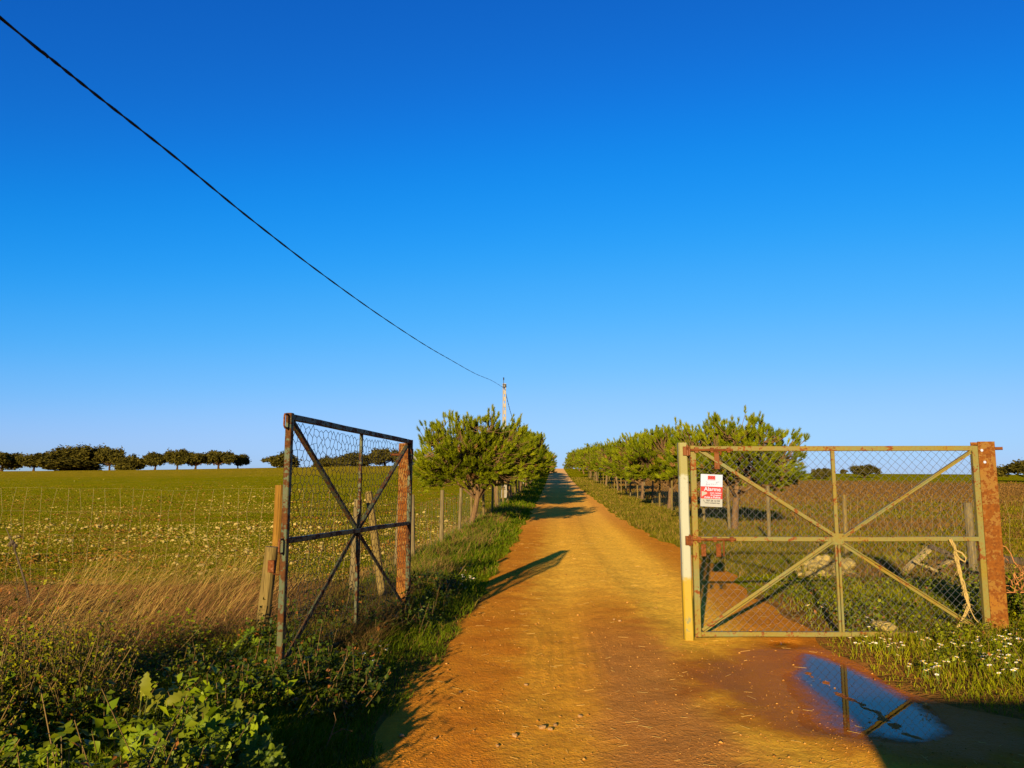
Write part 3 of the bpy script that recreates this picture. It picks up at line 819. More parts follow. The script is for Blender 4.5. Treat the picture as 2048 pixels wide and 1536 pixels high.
def net(pts, h, name, parent, vstep, zs, mat, rad, kink=0.02, lean=0.0):
    """stock netting hung along a ground line pts [(x, y)]"""
    pts = np.array(pts, float); L = np.concatenate([[0], np.cumsum(np.linalg.norm(np.diff(pts, axis=0), axis=1))])
    s = np.arange(0, L[-1], vstep) + rng.normal(0, vstep * .06, len(np.arange(0, L[-1], vstep))); s = np.clip(s, 0, L[-1])
    s = np.sort(s); n = len(s)
    x = np.interp(s, L, pts[:, 0]); yv = np.interp(s, L, pts[:, 1]); z = gz(x, yv)
    if L[-1] < 16: z = np.full(n, float(np.median(z)))
    sag = 0.010 * np.sin(s * 1.7) + 0.006 * np.sin(s * 4.1)
    lv = []
    for k, zz in enumerate(zs):
        off = rng.normal(0, kink, n) + lean * zz
        lv.append(np.stack([x + off, yv + rng.normal(0, kink * .5, n), z + zz * h + sag * (0.3 + zz)], 1))
    A, B = [], []
    for k in range(len(zs)):
        A.append(lv[k][:-1]); B.append(lv[k][1:])
        if k: A.append(lv[k - 1]); B.append(lv[k])
    A, B = np.concatenate(A), np.concatenate(B)
    r = np.where(np.abs(B[:, 2] - A[:, 2]) > 0.08, rad, rad * 0.42)
    v, q = seg_tubes(A, B, r)
    loc = np.array(parent.location)
    return fast(name, v - loc, q, mat, parent)

ZS = (0.02, 0.16, 0.32, 0.52, 0.76, 1.0)
fl = empty('wire_fence', on(-3.1, 10.4)); tag(fl, 'pale stock netting fence running left in front of the stony field', 'fence', 'stock fences')
net([(-1.95, 9.9), (-3.03, 10.36), (-14, 11.3)], 1.28, 'netting', fl, 0.185, ZS, M['wire_pale'], 0.0014, 0.022, lean=0.06)
def fence_post(parent, x, y, h, r, mat, lx=0.0, ly=0.0):
    b = MB(); p = on(x, y, -0.2) - parent.location
    round_post(b, p, p + Vector((lx, ly, h + 0.2)), r, 0.05, 8)
    return b.build('post', mat, parent)
fence_post(fl, -1.93, 9.55, 1.28, 0.052, M['wood_grey'], 0.05)
fence_post(fl, -10.6, 11.1, 1.35, 0.05, M['wood_grey'])
b = MB(); p0 = on(-1.47, 9.3, -0.1) - fl.location; p1 = P(737, 985, 9.9) - fl.location
round_post(b, p0, p1, 0.05, 0.05, 8); b.build('brace', M['wood_post'], fl)

fl2 = empty('wire_fence', on(-2.0, 12)); tag(fl2, 'post and netting fence running up along the left pine row', 'fence', 'stock fences')
line = []
ys = [12.6] + list(np.arange(14.4, 126, 3.45))
for k, y0 in enumerate(ys):
    x0 = -2.58 + axis(y0) + random.uniform(-.06, .06); line.append((x0, y0))
    fence_post(fl2, x0, y0, random.uniform(1.2, 1.36), random.uniform(0.038, 0.05), random.choice([M['wood_grey'], M['wood_post']]), random.uniform(-.05, .05), random.uniform(-.04, .04))
net([l for l in line if l[1] < 60], 1.1, 'netting', fl2, 0.25, ZS, M['wire'], 0.0018, 0.015)

fr2 = empty('wire_fence', on(6.0, 14.5)); tag(fr2, 'post and netting fence running up along the right pine row', 'fence', 'stock fences')
line = [(6.05, 14.3)]
for y0 in [14.3, 19.2, 23.3] + list(np.arange(27.5, 126, 3.7)):
    x0 = 5.2 + axis(y0) + random.uniform(-.08, .08) if y0 > 15 else 6.05
    if y0 > 15: line.append((x0, y0))
    fence_post(fr2, x0, y0, random.uniform(1.22, 1.4), random.uniform(0.042, 0.052), random.choice([M['wood_grey'], M['wood_post']]), random.uniform(-.06, .06), random.uniform(-.04, .04))
net([l for l in line if l[1] < 60], 1.1, 'netting', fr2, 0.25, ZS, M['wire'], 0.0016, 0.015)

fr = empty('wire_fence', on(7.0, 12.5)); tag(fr, 'pale stock netting fence crossing behind the closed gate to the right', 'fence', 'stock fences')
net([(6.15, 14.2), (7.2, 12.3), (14.5, 10.8)], 1.22, 'netting', fr, 0.17, ZS, M['wire_pale'], 0.0017, 0.025)
fence_post(fr, 7.18, 12.3, 1.16, 0.065, M['wood_grey'], -0.02)
fence_post(fr, 11.3, 11.5, 1.3, 0.05, M['wood_grey'])

# broken timber lying against the fence behind the gate
def timber(name, p, q, w, h, mat, label, group=None):
    p, q = Vector(p), Vector(q); o = empty(name, p); tag(o, label, 'timber', group)
    b = MB(); b.bar((0, 0, 0), q - p, w, h, bev=0.008, seg=5, jit=0.006); b.build('beam', mat, o)
timber('fallen_beam', P(1800, 1150, 12.7), P(1862, 1094, 13.1), 0.10, 0.07, M['wood_pale'], 'pale broken timber leaning up behind the closed gate, the longer one', 'broken timbers behind the gate')
timber('fallen_beam', P(1850, 1150, 12.7), P(1902, 1122, 13.0), 0.09, 0.06, M['wood_pale'], 'short pale timber leaning behind the frayed rope', 'broken timbers behind the gate')
timber('fallen_beam', P(1858, 1092, 13.0), P(1972, 1138, 12.6), 0.05, 0.07, M['wood_dark'], 'dark beam sloping down behind the frayed rope', 'broken timbers behind the gate')
timber('fallen_beam', P(1998, 1116, 10.6), P(2120, 1134, 10.4), 0.06, 0.09, M['wood_dark'], 'dark level beam to the right of the rusty post', 'broken timbers behind the gate')
timber('fallen_beam', P(1828, 1122, 12.7), P(1912, 1160, 12.2), 0.03, 0.04, M['wood_pale'], 'thin weathered pole sloping into the grass below the timbers', 'broken timbers behind the gate')

# ------------------------------------------------------------------ frayed rope and twine
def rope():
    Y0 = Y_R - 0.06
    root = empty('frayed_rope', P(1905, 1080, Y0)); tag(root, 'frayed straw coloured rope hanging from the middle rail of the closed gate', 'rope')
    path = [(1900, 1078), (1908, 1092), (1914, 1120), (1920, 1145), (1926, 1165), (1932, 1190), (1937, 1212), (1930, 1232), (1918, 1252), (1908, 1272)]
    b = MB(); base = [P(x, y, Y0) - root.location for x, y in path]
    for k in range(9):
        ph = random.uniform(0, 6)
        pts = [p + Vector((0.012 * math.sin(i * 1.3 + ph), 0.010 * math.cos(i * 1.7 + ph), 0.006 * math.sin(i + ph))) for i, p in enumerate(base)]
        n = len(pts) if k < 4 else random.randint(6, 8)
        b.tube(pts[:n], 0.0045, 5)
    for k in range(46):
        i = random.randint(1, 7); p = base[i].lerp(base[i + 1], random.random())
        b.tube([p, p + Vector((random.uniform(-.03, .03), random.uniform(-.02, .01), random.uniform(-.05, .02))), p + Vector((random.uniform(-.06, .06), random.uniform(-.03, .01), random.uniform(-.1, .01)))], 0.0016, 3)
    loop = [(1910, 1100), (1924, 1106), (1932, 1116), (1930, 1124), (1920, 1118), (1912, 1108)]
    b.tube([P(x, y, Y0 - 0.02) - root.location for x, y in loop], 0.008, 5)
    tail = [(1935, 1205), (1942, 1222), (1950, 1238), (1958, 1246)]
    b.tube([P(x, y, Y0) - root.location for x, y in tail], 0.0045, 5)
    b.build('strands', M['rope'], root)
rope()
def twine():
    Y0 = 8.35
    root = empty('baler_twine', P(2030, 1150, Y0)); tag(root, 'tangle of orange baler twine hanging beside the rusty post', 'twine')
    b = MB()
    for k in range(9):
        pts = []
        x, y = random.uniform(2020, 2040), random.uniform(1125, 1140)
        a = random.uniform(0, 6)
        for i in range(14):
            a += random.uniform(-0.9, 1.2); x += 8 * math.cos(a); y += 7 * math.sin(a) + 2.2
            x = min(max(x, 2008), 2062); y = min(y, 1185)
            pts.append(P(x, y, Y0 + random.uniform(-.06, .06)) - root.location)
        b.tube(pts, 0.0042, 5)
    b.tube([P(x, y, Y0) - root.location for x, y in ((2000, 1090), (2012, 1094), (2022, 1108), (2028, 1124), (2036, 1132))], 0.005, 5)
    b.build('strands', M['twine'], root)
twine()

# ------------------------------------------------------------------ poles and cable
def make_pole(h):
    root = empty('utility_pole')
    b = MB(); w0, w1 = 0.32, 0.20
    for s in (-1, 1):
        b.bar((s * (w0 / 2 - 0.04), 0, -0.6), (s * (w1 / 2 - 0.03), 0, h), 0.085, 0.20, up=(0, 1, 0), w2=0.06, h2=0.13, bev=0.01)
    n = 17
    for k in range(n):
        z = 0.25 + k * (h - 0.35) / (n - 1); t = z / h
        w = (w0 + (w1 - w0) * t) - 0.09
        b.bar((0, 0, z - 0.13), (0, 0, z + 0.13), w, 0.11 - 0.03 * t, up=(0, 1, 0), bev=0.006)
    b.bar((0, 0, h - 0.1), (0, 0, h + 0.02), w1 + 0.02, 0.14, up=(0, 1, 0))
    b.bar((0, 0, -0.1), (0, 0, 0.5), w0 + 0.05, 0.24, up=(0, 1, 0), bev=0.012)
    b.build('shaft', M['concrete'], root)
    b = MB(); b.tube([(-0.06, -0.10, h - 0.35), (-0.06, -0.10, h + 0.32)], 0.02, 6).box((0.0, -0.10, h - 0.2), (0.26, 0.03, 0.05)).box((0.0, -0.10, h - 0.05), (0.22, 0.03, 0.05))
    b.build('bracket', M['dark_metal'], root)
    for (x, z) in ((0.08, h - 0.12), (-0.06, h + 0.33)):
        b = MB(); b.tube([(x, -0.13, z - 0.09), (x, -0.13, z - 0.03), (x, -0.13, z), (x, -0.13, z + 0.05), (x, -0.13, z + 0.09)], [0.02, 0.05, 0.03, 0.05, 0.015], 8)
        b.build('insulator', M['dark_metal'], root)
    return root
PX, PY = P(1008.5, 900, 50).x, 50.0
zt = P(1008, 768, 50).z
pole1 = make_pole(zt - gz1(PX, PY)); pole1.location = on(PX, PY); pole1.rotation_euler = (0, 0, R(8))
tag(pole1, 'tall pale concrete utility pole rising behind the nearest left pines', 'utility pole', 'poles along the track')
P2Y = 86.0; P2X = P(1048.5, 850, P2Y).x
pole2 = copy_tree(pole1); pole2.location = on(P2X, P2Y); pole2.scale = (1, 1, (P(1048, 853, P2Y).z - gz1(P2X, P2Y)) / (zt - gz1(PX, PY)))
tag(pole2, 'farther utility pole just showing above the pine tops', 'utility pole', 'poles along the track')

def cable(name, pts, label, r0):
    root = empty(name, pts[0]); tag(root, label, 'cable', 'overhead cable spans')
    b = MB()
    for s in (-1, 1):
        q = [p - pts[0] for p in pts]; fine = []
        for i in range(len(q) - 1):
            p0 = q[max(i - 1, 0)]; p1 = q[i]; p2 = q[i + 1]; p3 = q[min(i + 2, len(q) - 1)]
            m = 14
            for k in range(m):
                t = k / m
                fine.append(0.5 * (2 * p1 + (p2 - p0) * t + (2 * p0 - 5 * p1 + 4 * p2 - p3) * t * t + (3 * p1 - p0 - 3 * p2 + p3) * t ** 3))
        fine.append(q[-1])
        fine2 = []
        for i, p in enumerate(fine):
            a = i * 0.9 + (0 if s > 0 else math.pi)
            rr = r0 * 0.55
            fine2.append(p + Vector((math.cos(a), 0.2, math.sin(a))) * rr)
        b.tube(fine2, r0 * 0.72, 6)
    b.build('wires', M['cable'], root)
def line_x(Y): return PX + (Y - PY) * (P2X - PX) / (P2Y - PY)
def cab(px, py):
    """depth at which a photo pixel meets the vertical plane of the pole line"""
    r = ray(px, py); k = (P2X - PX) / (P2Y - PY); c = PX - k * PY
    Y = c / (r[0] / r[1] - k)
    return P(px, py, Y)
pix = [(1004, 768), (985, 762), (950, 747), (900, 719), (850, 690), (760, 631), (640, 545), (500, 437), (350, 314), (200, 196), (90, 108), (0, 35)]
c1 = [cab(*p) for p in pix]
c1[0] = Vector((PX, 49.85, c1[0].z))
c1 = [c1[0]] + [p for p in c1[1:] if p.y < 47]
last = c1[-1]; dirv = (c1[-1] - c1[-2])
for yb in (0.0, -6.0, -14.0, -26.0, -40.0):
    c1.append(Vector((line_x(yb), yb, last.z - 0.05 + 0.0016 * (yb - 3) ** 2)))
cable('overhead_cable', c1, 'black twisted cable sweeping from the upper left corner to the pole', 0.0085)
z2 = P(1049, 852, P2Y).z
c2 = []
for k in range(11):
    t = k / 10; Y = PY + 0.15 + (P2Y - PY - 0.3) * t
    c2.append(Vector((line_x(Y), Y, zt - 0.2 + (z2 - 0.1 - zt + 0.2) * t - 1.45 * 4 * t * (1 - t))))
cable('overhead_cable', c2, 'black cable sagging between the two poles above the pines', 0.018)
c3 = []
for k in range(9):
    t = k / 8; Y = P2Y + 0.2 + 40 * t
    c3.append(Vector((line_x(Y), Y, z2 - 0.1 - 1.6 * t - 1.2 * 4 * t * (1 - t))))
cable('overhead_cable', c3, 'last bit of cable dropping behind the pines beyond the far pole', 0.02)

# ------------------------------------------------------------------ pines
def unit(v): return v / np.maximum(np.linalg.norm(v, axis=-1, keepdims=True), 1e-9)

def make_pine(seed, h, rad, trunk_h, n_shoot, openness, flat, tr=0.085, fork=False):
    g = np.random.default_rng(seed); random.seed(seed)
    root = empty('pine_tree')
    b = MB()
    top = np.array([g.normal(0, .08), g.normal(0, .08), trunk_h])
    b.tube([(0, 0, -0.25), (0, 0, 0.05), tuple(top * 0.5 + np.array([g.normal(0, .03), 0, 0])), tuple(top), tuple(top + np.array([g.normal(0, .05), g.normal(0, .05), (h - trunk_h) * 0.45]))],
           [tr * 1.35, tr * 1.1, tr, tr * .92, tr * .4], 9, rough=0.08)
    limb_pts = []
    nl = 11
    for k in range(nl):
        az = 2 * math.pi * (k + g.uniform(-.3, .3)) / nl * 2.0
        r_out = rad * g.uniform(0.55, 0.9); zend = trunk_h + (h - trunk_h) * g.uniform(0.25, 0.8)
        z0 = trunk_h * g.uniform(0.82, 1.0) + (0.25 * (h - trunk_h) if k % 3 == 0 else 0)
        p0 = np.array([top[0], top[1], z0]); p3 = np.array([math.cos(az) * r_out, math.sin(az) * r_out, zend])
        mid1 = p0 + (p3 - p0) * 0.35 + np.array([0, 0, -0.05]) + g.normal(0, .05, 3)
        mid2 = p0 + (p3 - p0) * 0.7 + np.array([0, 0, -0.02]) + g.normal(0, .06, 3)
        pts = [p0, mid1, mid2, p3]
        b.tube([tuple(p) for p in pts], [tr * .5, tr * .36, tr * .24, tr * .12], 6)
        for a0, a1 in zip(pts[:-1], pts[1:]):
            for t in np.linspace(0.2, 1, 5): limb_pts.append(a0 + (a1 - a0) * t)
    limb_pts = np.array(limb_pts)
    # shoot tips through the crown, thicker towards its outer skin, in clumps
    cz = trunk_h + (h - trunk_h) * (0.30 if flat else 0.38); hz = h - cz - 0.2; lo = cz - trunk_h * 0.95
    ncl = int(n_shoot / 7)
    th = g.uniform(0, 2 * math.pi, ncl); cphi = g.uniform(-0.62, 1.0, ncl)
    rr = (1 - openness * g.uniform(0, 1, ncl) ** 1.4)
    sp_ = np.sqrt(np.maximum(1 - cphi ** 2, 0.0))
    lump = 1 + 0.13 * np.sin(3 * th + seed) + 0.1 * np.sin(5 * th + 2 * seed) + 0.08 * np.sin(7 * cphi + 2 * th + seed)
    C = np.stack([np.cos(th) * sp_ ** .7 * rad * rr * lump, np.sin(th) * sp_ ** .7 * rad * rr * lump, cz + np.where(cphi > 0, cphi * hz, cphi * lo) * rr], 1)
    S = np.repeat(C, 7, 0) + g.normal(0, 0.115, (ncl * 7, 3)) * np.array([1, 1, .7])
    S[:, 2] = np.clip(S[:, 2], trunk_h * 0.72, h - 0.1)
    n = len(S)
    outd = unit(np.stack([S[:, 0], S[:, 1], (S[:, 2] - cz) * 1.2], 1))
    zrel = np.clip((S[:, 2] - trunk_h) / (h - trunk_h), 0, 1)[:, None]
    A = unit(outd * (1.0 - 0.55 * zrel) + np.array([[0, 0, 1.0]]) * (0.40 + 0.60 * zrel) + g.normal(0, .22, (n, 3)))
    L = g.uniform(0.09, 0.20, n) * np.where(g.uniform(0, 1, n) < .06, 1.4, 1.0)
    # twigs
    ta, tb = [], []
    for i in range(n):
        if i % 2: continue
        dd = np.linalg.norm(limb_pts - S[i], axis=1) + 0.4 * np.maximum(limb_pts[:, 2] - S[i][2], 0)
        q = limb_pts[np.argmin(dd)]; m = (q + S[i]) / 2 + np.array([0, 0, -0.06]) + g.normal(0, .03, 3)
        ta += [q, m]; tb += [m, S[i]]
    v, qd = seg_tubes(np.array(ta), np.array(tb), 0.0085, 4)
    k0 = len(b.v); b.v += [tuple(x) for x in v]; b.f += [tuple(int(k0 + c) for c in f) for f in qd]; b.m += [0] * len(qd)
    b.build('trunk', M['bark'], root, smooth=True)
    # needles
    K = 54
    t = g.uniform(0, 1.0, (n, K)) ** 0.8
    B0 = S[:, None, :] + A[:, None, :] * (L[:, None] * t)[..., None]
    rp = unit(np.cross(A[:, None, :], g.normal(0, 1, (n, K, 3))))
    D = unit(A[:, None, :] * (0.75 + 0.75 * t[..., None]) + rp * (0.85 - 0.35 * t[..., None]))
    LN = g.uniform(0.08, 0.14, (n, K, 1))
    sd = unit(np.cross(D, g.normal(0, 1, (n, K, 3)))) * 0.0098
    V = np.stack([B0 - sd, B0 + sd, B0 + D * LN], 2).reshape(-1, 3)
    T = np.arange(len(V)).reshape(-1, 3)
    cl_s = np.repeat(g.uniform(0, 1, ncl), 7)[:, None, None]
    shade = np.clip(.45 * cl_s + g.uniform(0, 1, (n, 1, 1)) * 0.35 + g.uniform(0, .25, (n, K, 1)), 0, 1)
    c = np.array([0.022, 0.046, 0.001]) * (1 - shade) + np.array([0.200, 0.208, 0.003]) * shade
    dry = (g.uniform(0, 1, (n, 1, 1)) < 0.03) * (zrel[:, None, :] < 0.5)
    c = np.where(dry, np.array([0.20, 0.10, 0.03]), c)
    col = np.repeat(c.reshape(-1, 3), 3, 0)
    fast('crown', V, T, M['needle'], root, col)
    random.seed(seed + 100)
    return root

protoA = make_pine(3, 3.62, 1.72, 0.98, 2000, 0.62, False, 0.085)     # open and twiggy
protoB = make_pine(8, 3.5, 1.80, 1.15, 2300, 0.62, True, 0.10)      # flat topped
protoC = make_pine(5, 3.55, 1.75, 0.92, 2700, 0.55, False, 0.10)
protoD = make_pine(21, 3.60, 1.70, 0.95, 2700, 0.55, True, 0.10)
protoE = make_pine(40, 3.5, 1.85, 0.72, 2900, 0.55, False, 0.10)
ORD = ['nearest', 'second', 'third', 'fourth', 'fifth', 'sixth', 'seventh', 'eighth', 'ninth', 'tenth', 'eleventh', 'twelfth', 'thirteenth', 'fourteenth', 'fifteenth']
used = set()
def place_pine(proto, x, y, s, rz, label, group):
    if proto.name in used: o = copy_tree(proto)
    else: o = proto; used.add(proto.name)
    o.location = on(x, y, -0.02); o.scale = (s, s, s * random.uniform(.96, 1.05)); o.rotation_euler = (random.uniform(-.03, .03), random.uniform(-.03, .03), rz)
    tag(o, label, 'pine tree', group)
left_ys = [24.7, 38.0, 48.5, 59.5, 71.0, 82.0, 93.0, 104.0, 115.0, 127.0, 139.0]
for k, y0 in enumerate(left_ys):
    pr = protoA if k == 0 else [protoE, protoC, protoE, protoD][k % 4]
    sc = 1.0 if k == 0 else random.uniform(1.08, 1.26)
    lab = 'wide open twiggy young pine by the left fence, first of its row' if k == 0 else '%s young pine from the gate in the left roadside row' % ORD[k]
    place_pine(pr, -2.66 + axis(y0) + (0 if k == 0 else random.uniform(-.15, .15)), y0, sc, 0.6 if k == 0 else random.uniform(0, 6.28), lab, 'pines along the left side of the track')
right_px = [1462, 1335, 1281, 1237, 1210, 1193, 1180, 1167, 1158, 1150, 1143, 1136]
for k, px in enumerate(right_px):
    y0 = 8354.0 / (px - 1024 - 86)
    if k == 0: y0 = 23.9
    pr = [protoB, protoC, protoD, protoA][k % 4]
    sc = 1.0 if k == 0 else random.uniform(1.08, 1.22) + min(k, 6) * .03
    lab = 'flat topped pine with slim bare trunk behind the alarm sign, first of its row' if k == 0 else '%s young pine from the gate in the right roadside row' % ORD[k]
    place_pine(pr, (px - 1024) / F_PX * y0 * 1.0 + 0.0, y0, sc, 1.1 if k == 0 else random.uniform(0, 6.28), lab, 'pines along the right side of the track')

# ------------------------------------------------------------------ oaks on the crest
def make_oak(seed, w, h, trunk_h, blobs, n):
    g = np.random.default_rng(seed); random.seed(seed)
    root = empty('oak_tree')
    b = MB(); top = Vector((g.normal(0, .15), 0, trunk_h))
    b.tube([(0, 0, -0.5), (0, 0, 0.1), tuple(top * .6), tuple(top)], [0.40, 0.28, 0.22, 0.20], 8, rough=.1)
    cs = []
    for k in range(blobs):
        az = 2 * math.pi * k / blobs + g.uniform(-.4, .4); r = w / 2 * g.uniform(0.25, 0.80) * (0 if k == 0 else 1)
        c = np.array([math.cos(az) * r, math.sin(az) * r, trunk_h + (h - trunk_h) * g.uniform(0.28, 0.72)])
        if k == 0: c[2] = trunk_h + (h - trunk_h) * 0.62
        cs.append((c, np.array([w * g.uniform(.11, .25), w * g.uniform(.11, .25), (h - trunk_h) * g.uniform(.18, .40)])))
        b.tube([tuple(top * .95), tuple((np.array(top) + c) / 2 + np.array([0, 0, -.15])), tuple(c)], [0.17, 0.11, 0.05], 5)
    b.build('trunk', M['oakbark'], root, smooth=True)
    Vs, Cs = [], []
    for c, r in cs:
        m = n // blobs; sub_ = 14
        sc_ = unit(g.normal(0, 1, (sub_, 3))) * g.uniform(.55, 1.0, (sub_, 1))
        idx = g.integers(0, sub_, m)
        p = c + (sc_[idx] + g.normal(0, .27, (m, 3))) * r
        p[:, 2] = np.maximum(p[:, 2], trunk_h * 0.72)
        s = g.uniform(0.12, 0.28, (m, 1))
        a = unit(g.normal(0, 1, (m, 3))); q = unit(np.cross(a, g.normal(0, 1, (m, 3))))
        Vs.append(np.stack([p - a * s, p + q * s * .7, p + a * s, p - q * s * .7], 1).reshape(-1, 3))
        t = np.clip(g.uniform(0, 1, (m, 1)) * .6 + g.uniform(0, 1, (sub_, 1))[idx] * .4, 0, 1)
        Cs.append(np.repeat(np.array([0.018, 0.018, 0.003]) * (1 - t) + np.array([0.085, 0.068, 0.009]) * t, 4, 0))
    V = np.concatenate(Vs); fast('crown', V, np.arange(len(V)).reshape(-1, 4), M['oakleaf'], root, np.concatenate(Cs))
    return root
oaks = {'round': make_oak(31, 6.5, 4.6, 0.7, 8, 9000), 'umbrella': make_oak(32, 7.6, 4.2, 1.05, 9, 9000), 'bush': make_oak(33, 6.6, 4.0, 0.15, 9, 9500), 'tall': make_oak(34, 7.5, 6.4, 1.0, 10, 12000)}
oak_dim = {}
for k_, o_ in oaks.items():
    cr = [c for c in o_.children if c.name.startswith('crown')][0]
    co = np.empty(len(cr.data.vertices) * 3, np.float32); cr.data.vertices.foreach_get('co', co); co = co.reshape(-1, 3)
    oak_dim[k_] = (float(np.percentile(co[:, 0], 98.5) - np.percentile(co[:, 0], 1.5)), float(np.percentile(co[:, 2], 99.5)))
used_oak = set()
def oak(kind, x0, x1, ytop, ybase, Y, label, group, rz=None):
    px = (x0 + x1) / 2; w = (x1 - x0) * .9 / F_PX * Y
    o = oaks[kind]
    if kind in used_oak: o = copy_tree(o)
    used_oak.add(kind)
    p = P(px, ybase, Y); gzv = gz1(p.x, Y)
    h = P(px, ytop, Y).z - gzv
    o.location = (p.x, Y, gzv - 0.1); sx = w / oak_dim[kind][0]; o.scale = (sx, sx, max(h, 1.2) / oak_dim[kind][1])
    o.rotation_euler = (0, 0, random.uniform(0, 6.28) if rz is None else rz)
    tag(o, label, 'oak tree', group)
GL = 'oaks on the left crest'; GRR = 'oaks in the right field'
oak('round', -40, 46, 906, 942, 206, 'dark round oak at the left edge of the horizon', GL)
oak('umbrella', 40, 94, 908, 942, 204, 'spreading oak just right of the oak at the left edge', GL)
oak('tall', 92, 172, 893, 940, 206, 'biggest dark oak of the left clump', GL)
oak('tall', 150, 212, 893, 939, 210, 'tall oak in the middle of the left clump', GL)
oak('umbrella', 196, 242, 896, 938, 206, 'oak with a see-through crown at the right of the left clump', GL)
oak('bush', 96, 190, 918, 941, 203, 'low bushy oak under the biggest oak', GL)
oak('bush', 236, 284, 912, 936, 206, 'low round bushy oak ending the left clump', GL)
oak('umbrella', 286, 334, 906, 935, 206, 'first of the four spreading oaks right of the gap', GL)
oak('umbrella', 333, 376, 900, 935, 204, 'second spreading oak, tallest of the four', GL)
oak('umbrella', 366, 416, 905, 935, 205, 'third spreading oak with forked trunk', GL)
oak('umbrella', 412, 462, 902, 934, 206, 'fourth spreading oak before the lone small oak', GL)
oak('umbrella', 459, 493, 909, 930, 214, 'lone small umbrella shaped oak on the crest', GL)
oak('bush', 545, 594, 907, 931, 208, 'round oak behind the top corner of the open gate', GL)
oak('bush', 676, 740, 906, 931, 212, 'left rounded oak seen through the gate netting', GL)
oak('round', 734, 806, 898, 931, 212, 'larger rounded oak seen beside the left gate post', GL)
for k, (x0, x1, yt) in enumerate(((628, 656, 917), (642, 668, 914), (656, 684, 915))):
    oak('bush', x0, x1, yt, 930, 235, 'small dark tree of the low treeline seen through the netting', 'low treeline through the netting')
oak('bush', 1536, 1590, 930, 958, 128, 'dense round bush-like oak behind the first right pine', GRR)
oak('round', 1624, 1662, 936, 960, 135, 'small oak just left of the gate middle stile', GRR)
oak('umbrella', 1706, 1752, 930, 956, 150, 'small open oak seen between gate stile and brace', GRR)
oak('bush', 1681, 1692, 944, 949, 205, 'tiny distant bush on the right horizon', GRR)
oak('bush', 1982, 2010, 935, 951, 170, 'small oak just right of the rusty post', GRR)
oak('umbrella', 2018, 2100, 920, 966, 118, 'bigger oak cut by the right edge of the view', GRR)

# ------------------------------------------------------------------ far buildings
def building(name, x, y, w, d, h, roof_h, label, cols):
    root = empty(name, on(x, y)); tag(root, label, 'building')
    b = MB(); b.box((0, 0, h / 2 - 0.5), (w, d, h + 1), bev=0.02); b.build('wall', cols[0], root)
    rings = []
    e = 0.35
    b = MB()
    for xx in (-w / 2 - e, w / 2 + e):
        rings.append([(xx, -d / 2 - e, h), (xx, -d / 2 - e, h + 0.15), (xx, 0, h + roof_h + 0.15), (xx, d / 2 + e, h + 0.15), (xx, d / 2 + e, h)])
    b.ring_loft(rings); b.build('roof', cols[1], root)
    n = max(2, int(w / 4))
    for k in range(n):
        b = MB(); xx = -w / 2 + (k + .5) * w / n
        door = k % 3 == 1
        b.box((xx, -d / 2 - 0.02, 1.2 if door else 1.7), (1.3, 0.06, 2.3 if door else 0.9), bev=0.005); b.build('door' if door else 'window', cols[2], root)
    return root
W_ = plain('lime_wash', (0.36, 0.31, 0.23), 0.9, 0.1, var=.08, scale=.6); RF = plain('sheet_roof', (0.38, 0.33, 0.26), 0.8, 0.2, var=.1, scale=.5)
RT = plain('clay_tiles', (0.42, 0.16, 0.07), 0.85, 0.1, var=.2, scale=2); DK = plain('dark_opening', (0.10, 0.035, 0.02), 0.7, 0.2)
pb = P(885, 926, 222)
building('farm_building', pb.x, 222, 20.5, 7, 1.9, 1.1, 'long low pale farm building on the crest behind the first left pine', (W_, RF, DK))
ph_ = P(1091, 930, 200)
building('farmhouse', P(1080, 930, 215).x, 215, 4.4, 5, 2.0, 1.0, 'small white house where the track meets the crest', (W_, RF, DK))

# ------------------------------------------------------------------ unseen wall added behind the camera to throw shade on the puddle
wl_ = empty('shadow_wall', on(4.2, -2.15)); tag(wl_, 'unseen low wall added behind the camera to cast the shadow over the puddle', 'wall')
b = MB(); b.box((0, 0, 0.80), (7.8, 0.30, 1.72), bev=0.015); b.build('shade_block', M['concrete'], wl_)
b = MB(); b.box((0, 0, 1.69), (7.9, 0.38, 0.06), bev=0.01); b.build('shade_cap', M['concrete'], wl_)

# ------------------------------------------------------------------ rocks
def rock_mesh(seed, flat=0.7, sub_=2):
    bm = bmesh.new(); bmesh.ops.create_icosphere(bm, subdivisions=sub_, radius=0.5)
    g = np.random.default_rng(seed); ds = unit(g.normal(0, 1, (9, 3))); off = g.uniform(0.28, 0.46, 9)
    for v in bm.verts:
        p = np.array(v.co)
        for d_, o_ in zip(ds, off):
            k = p @ d_
            if k > o_: p = p - d_ * (k - o_) * 0.85
        p = p * (1 + 0.05 * math.sin(9 * p[0] + seed) * math.sin(8 * p[1]))
        v.co = (p[0], p[1] * 0.85, p[2] * flat)
    me = bpy.data.meshes.new('rock'); bm.to_mesh(me); bm.free()
    return me
ROCKS = [rock_mesh(50 + k, f) for k, f in enumerate((0.75, 0.6, 0.5, 0.85, 0.65))]
CLODS = [rock_mesh(80 + k, 0.7) for k in range(2)]
for m_ in ROCKS: m_.materials.append(M['stone'])
RSTONES = [rock_mesh(95 + k, 0.6) for k in range(3)]
for m_ in RSTONES: m_.materials.append(M['roadstone'])
for m_ in CLODS: m_.materials.append(M['clod'])
def rock(name, me, loc, s, label, cat, group):
    o = bpy.data.objects.new(name, me); COL.objects.link(o)
    o.location = loc; o.scale = (s * random.uniform(.8, 1.25), s * random.uniform(.8, 1.2), s * random.uniform(.8, 1.1))
    o.rotation_euler = (random.uniform(-.3, .3), random.uniform(-.3, .3), random.uniform(0, 6.28))
    return tag(o, label, cat, group)
random.seed(5)
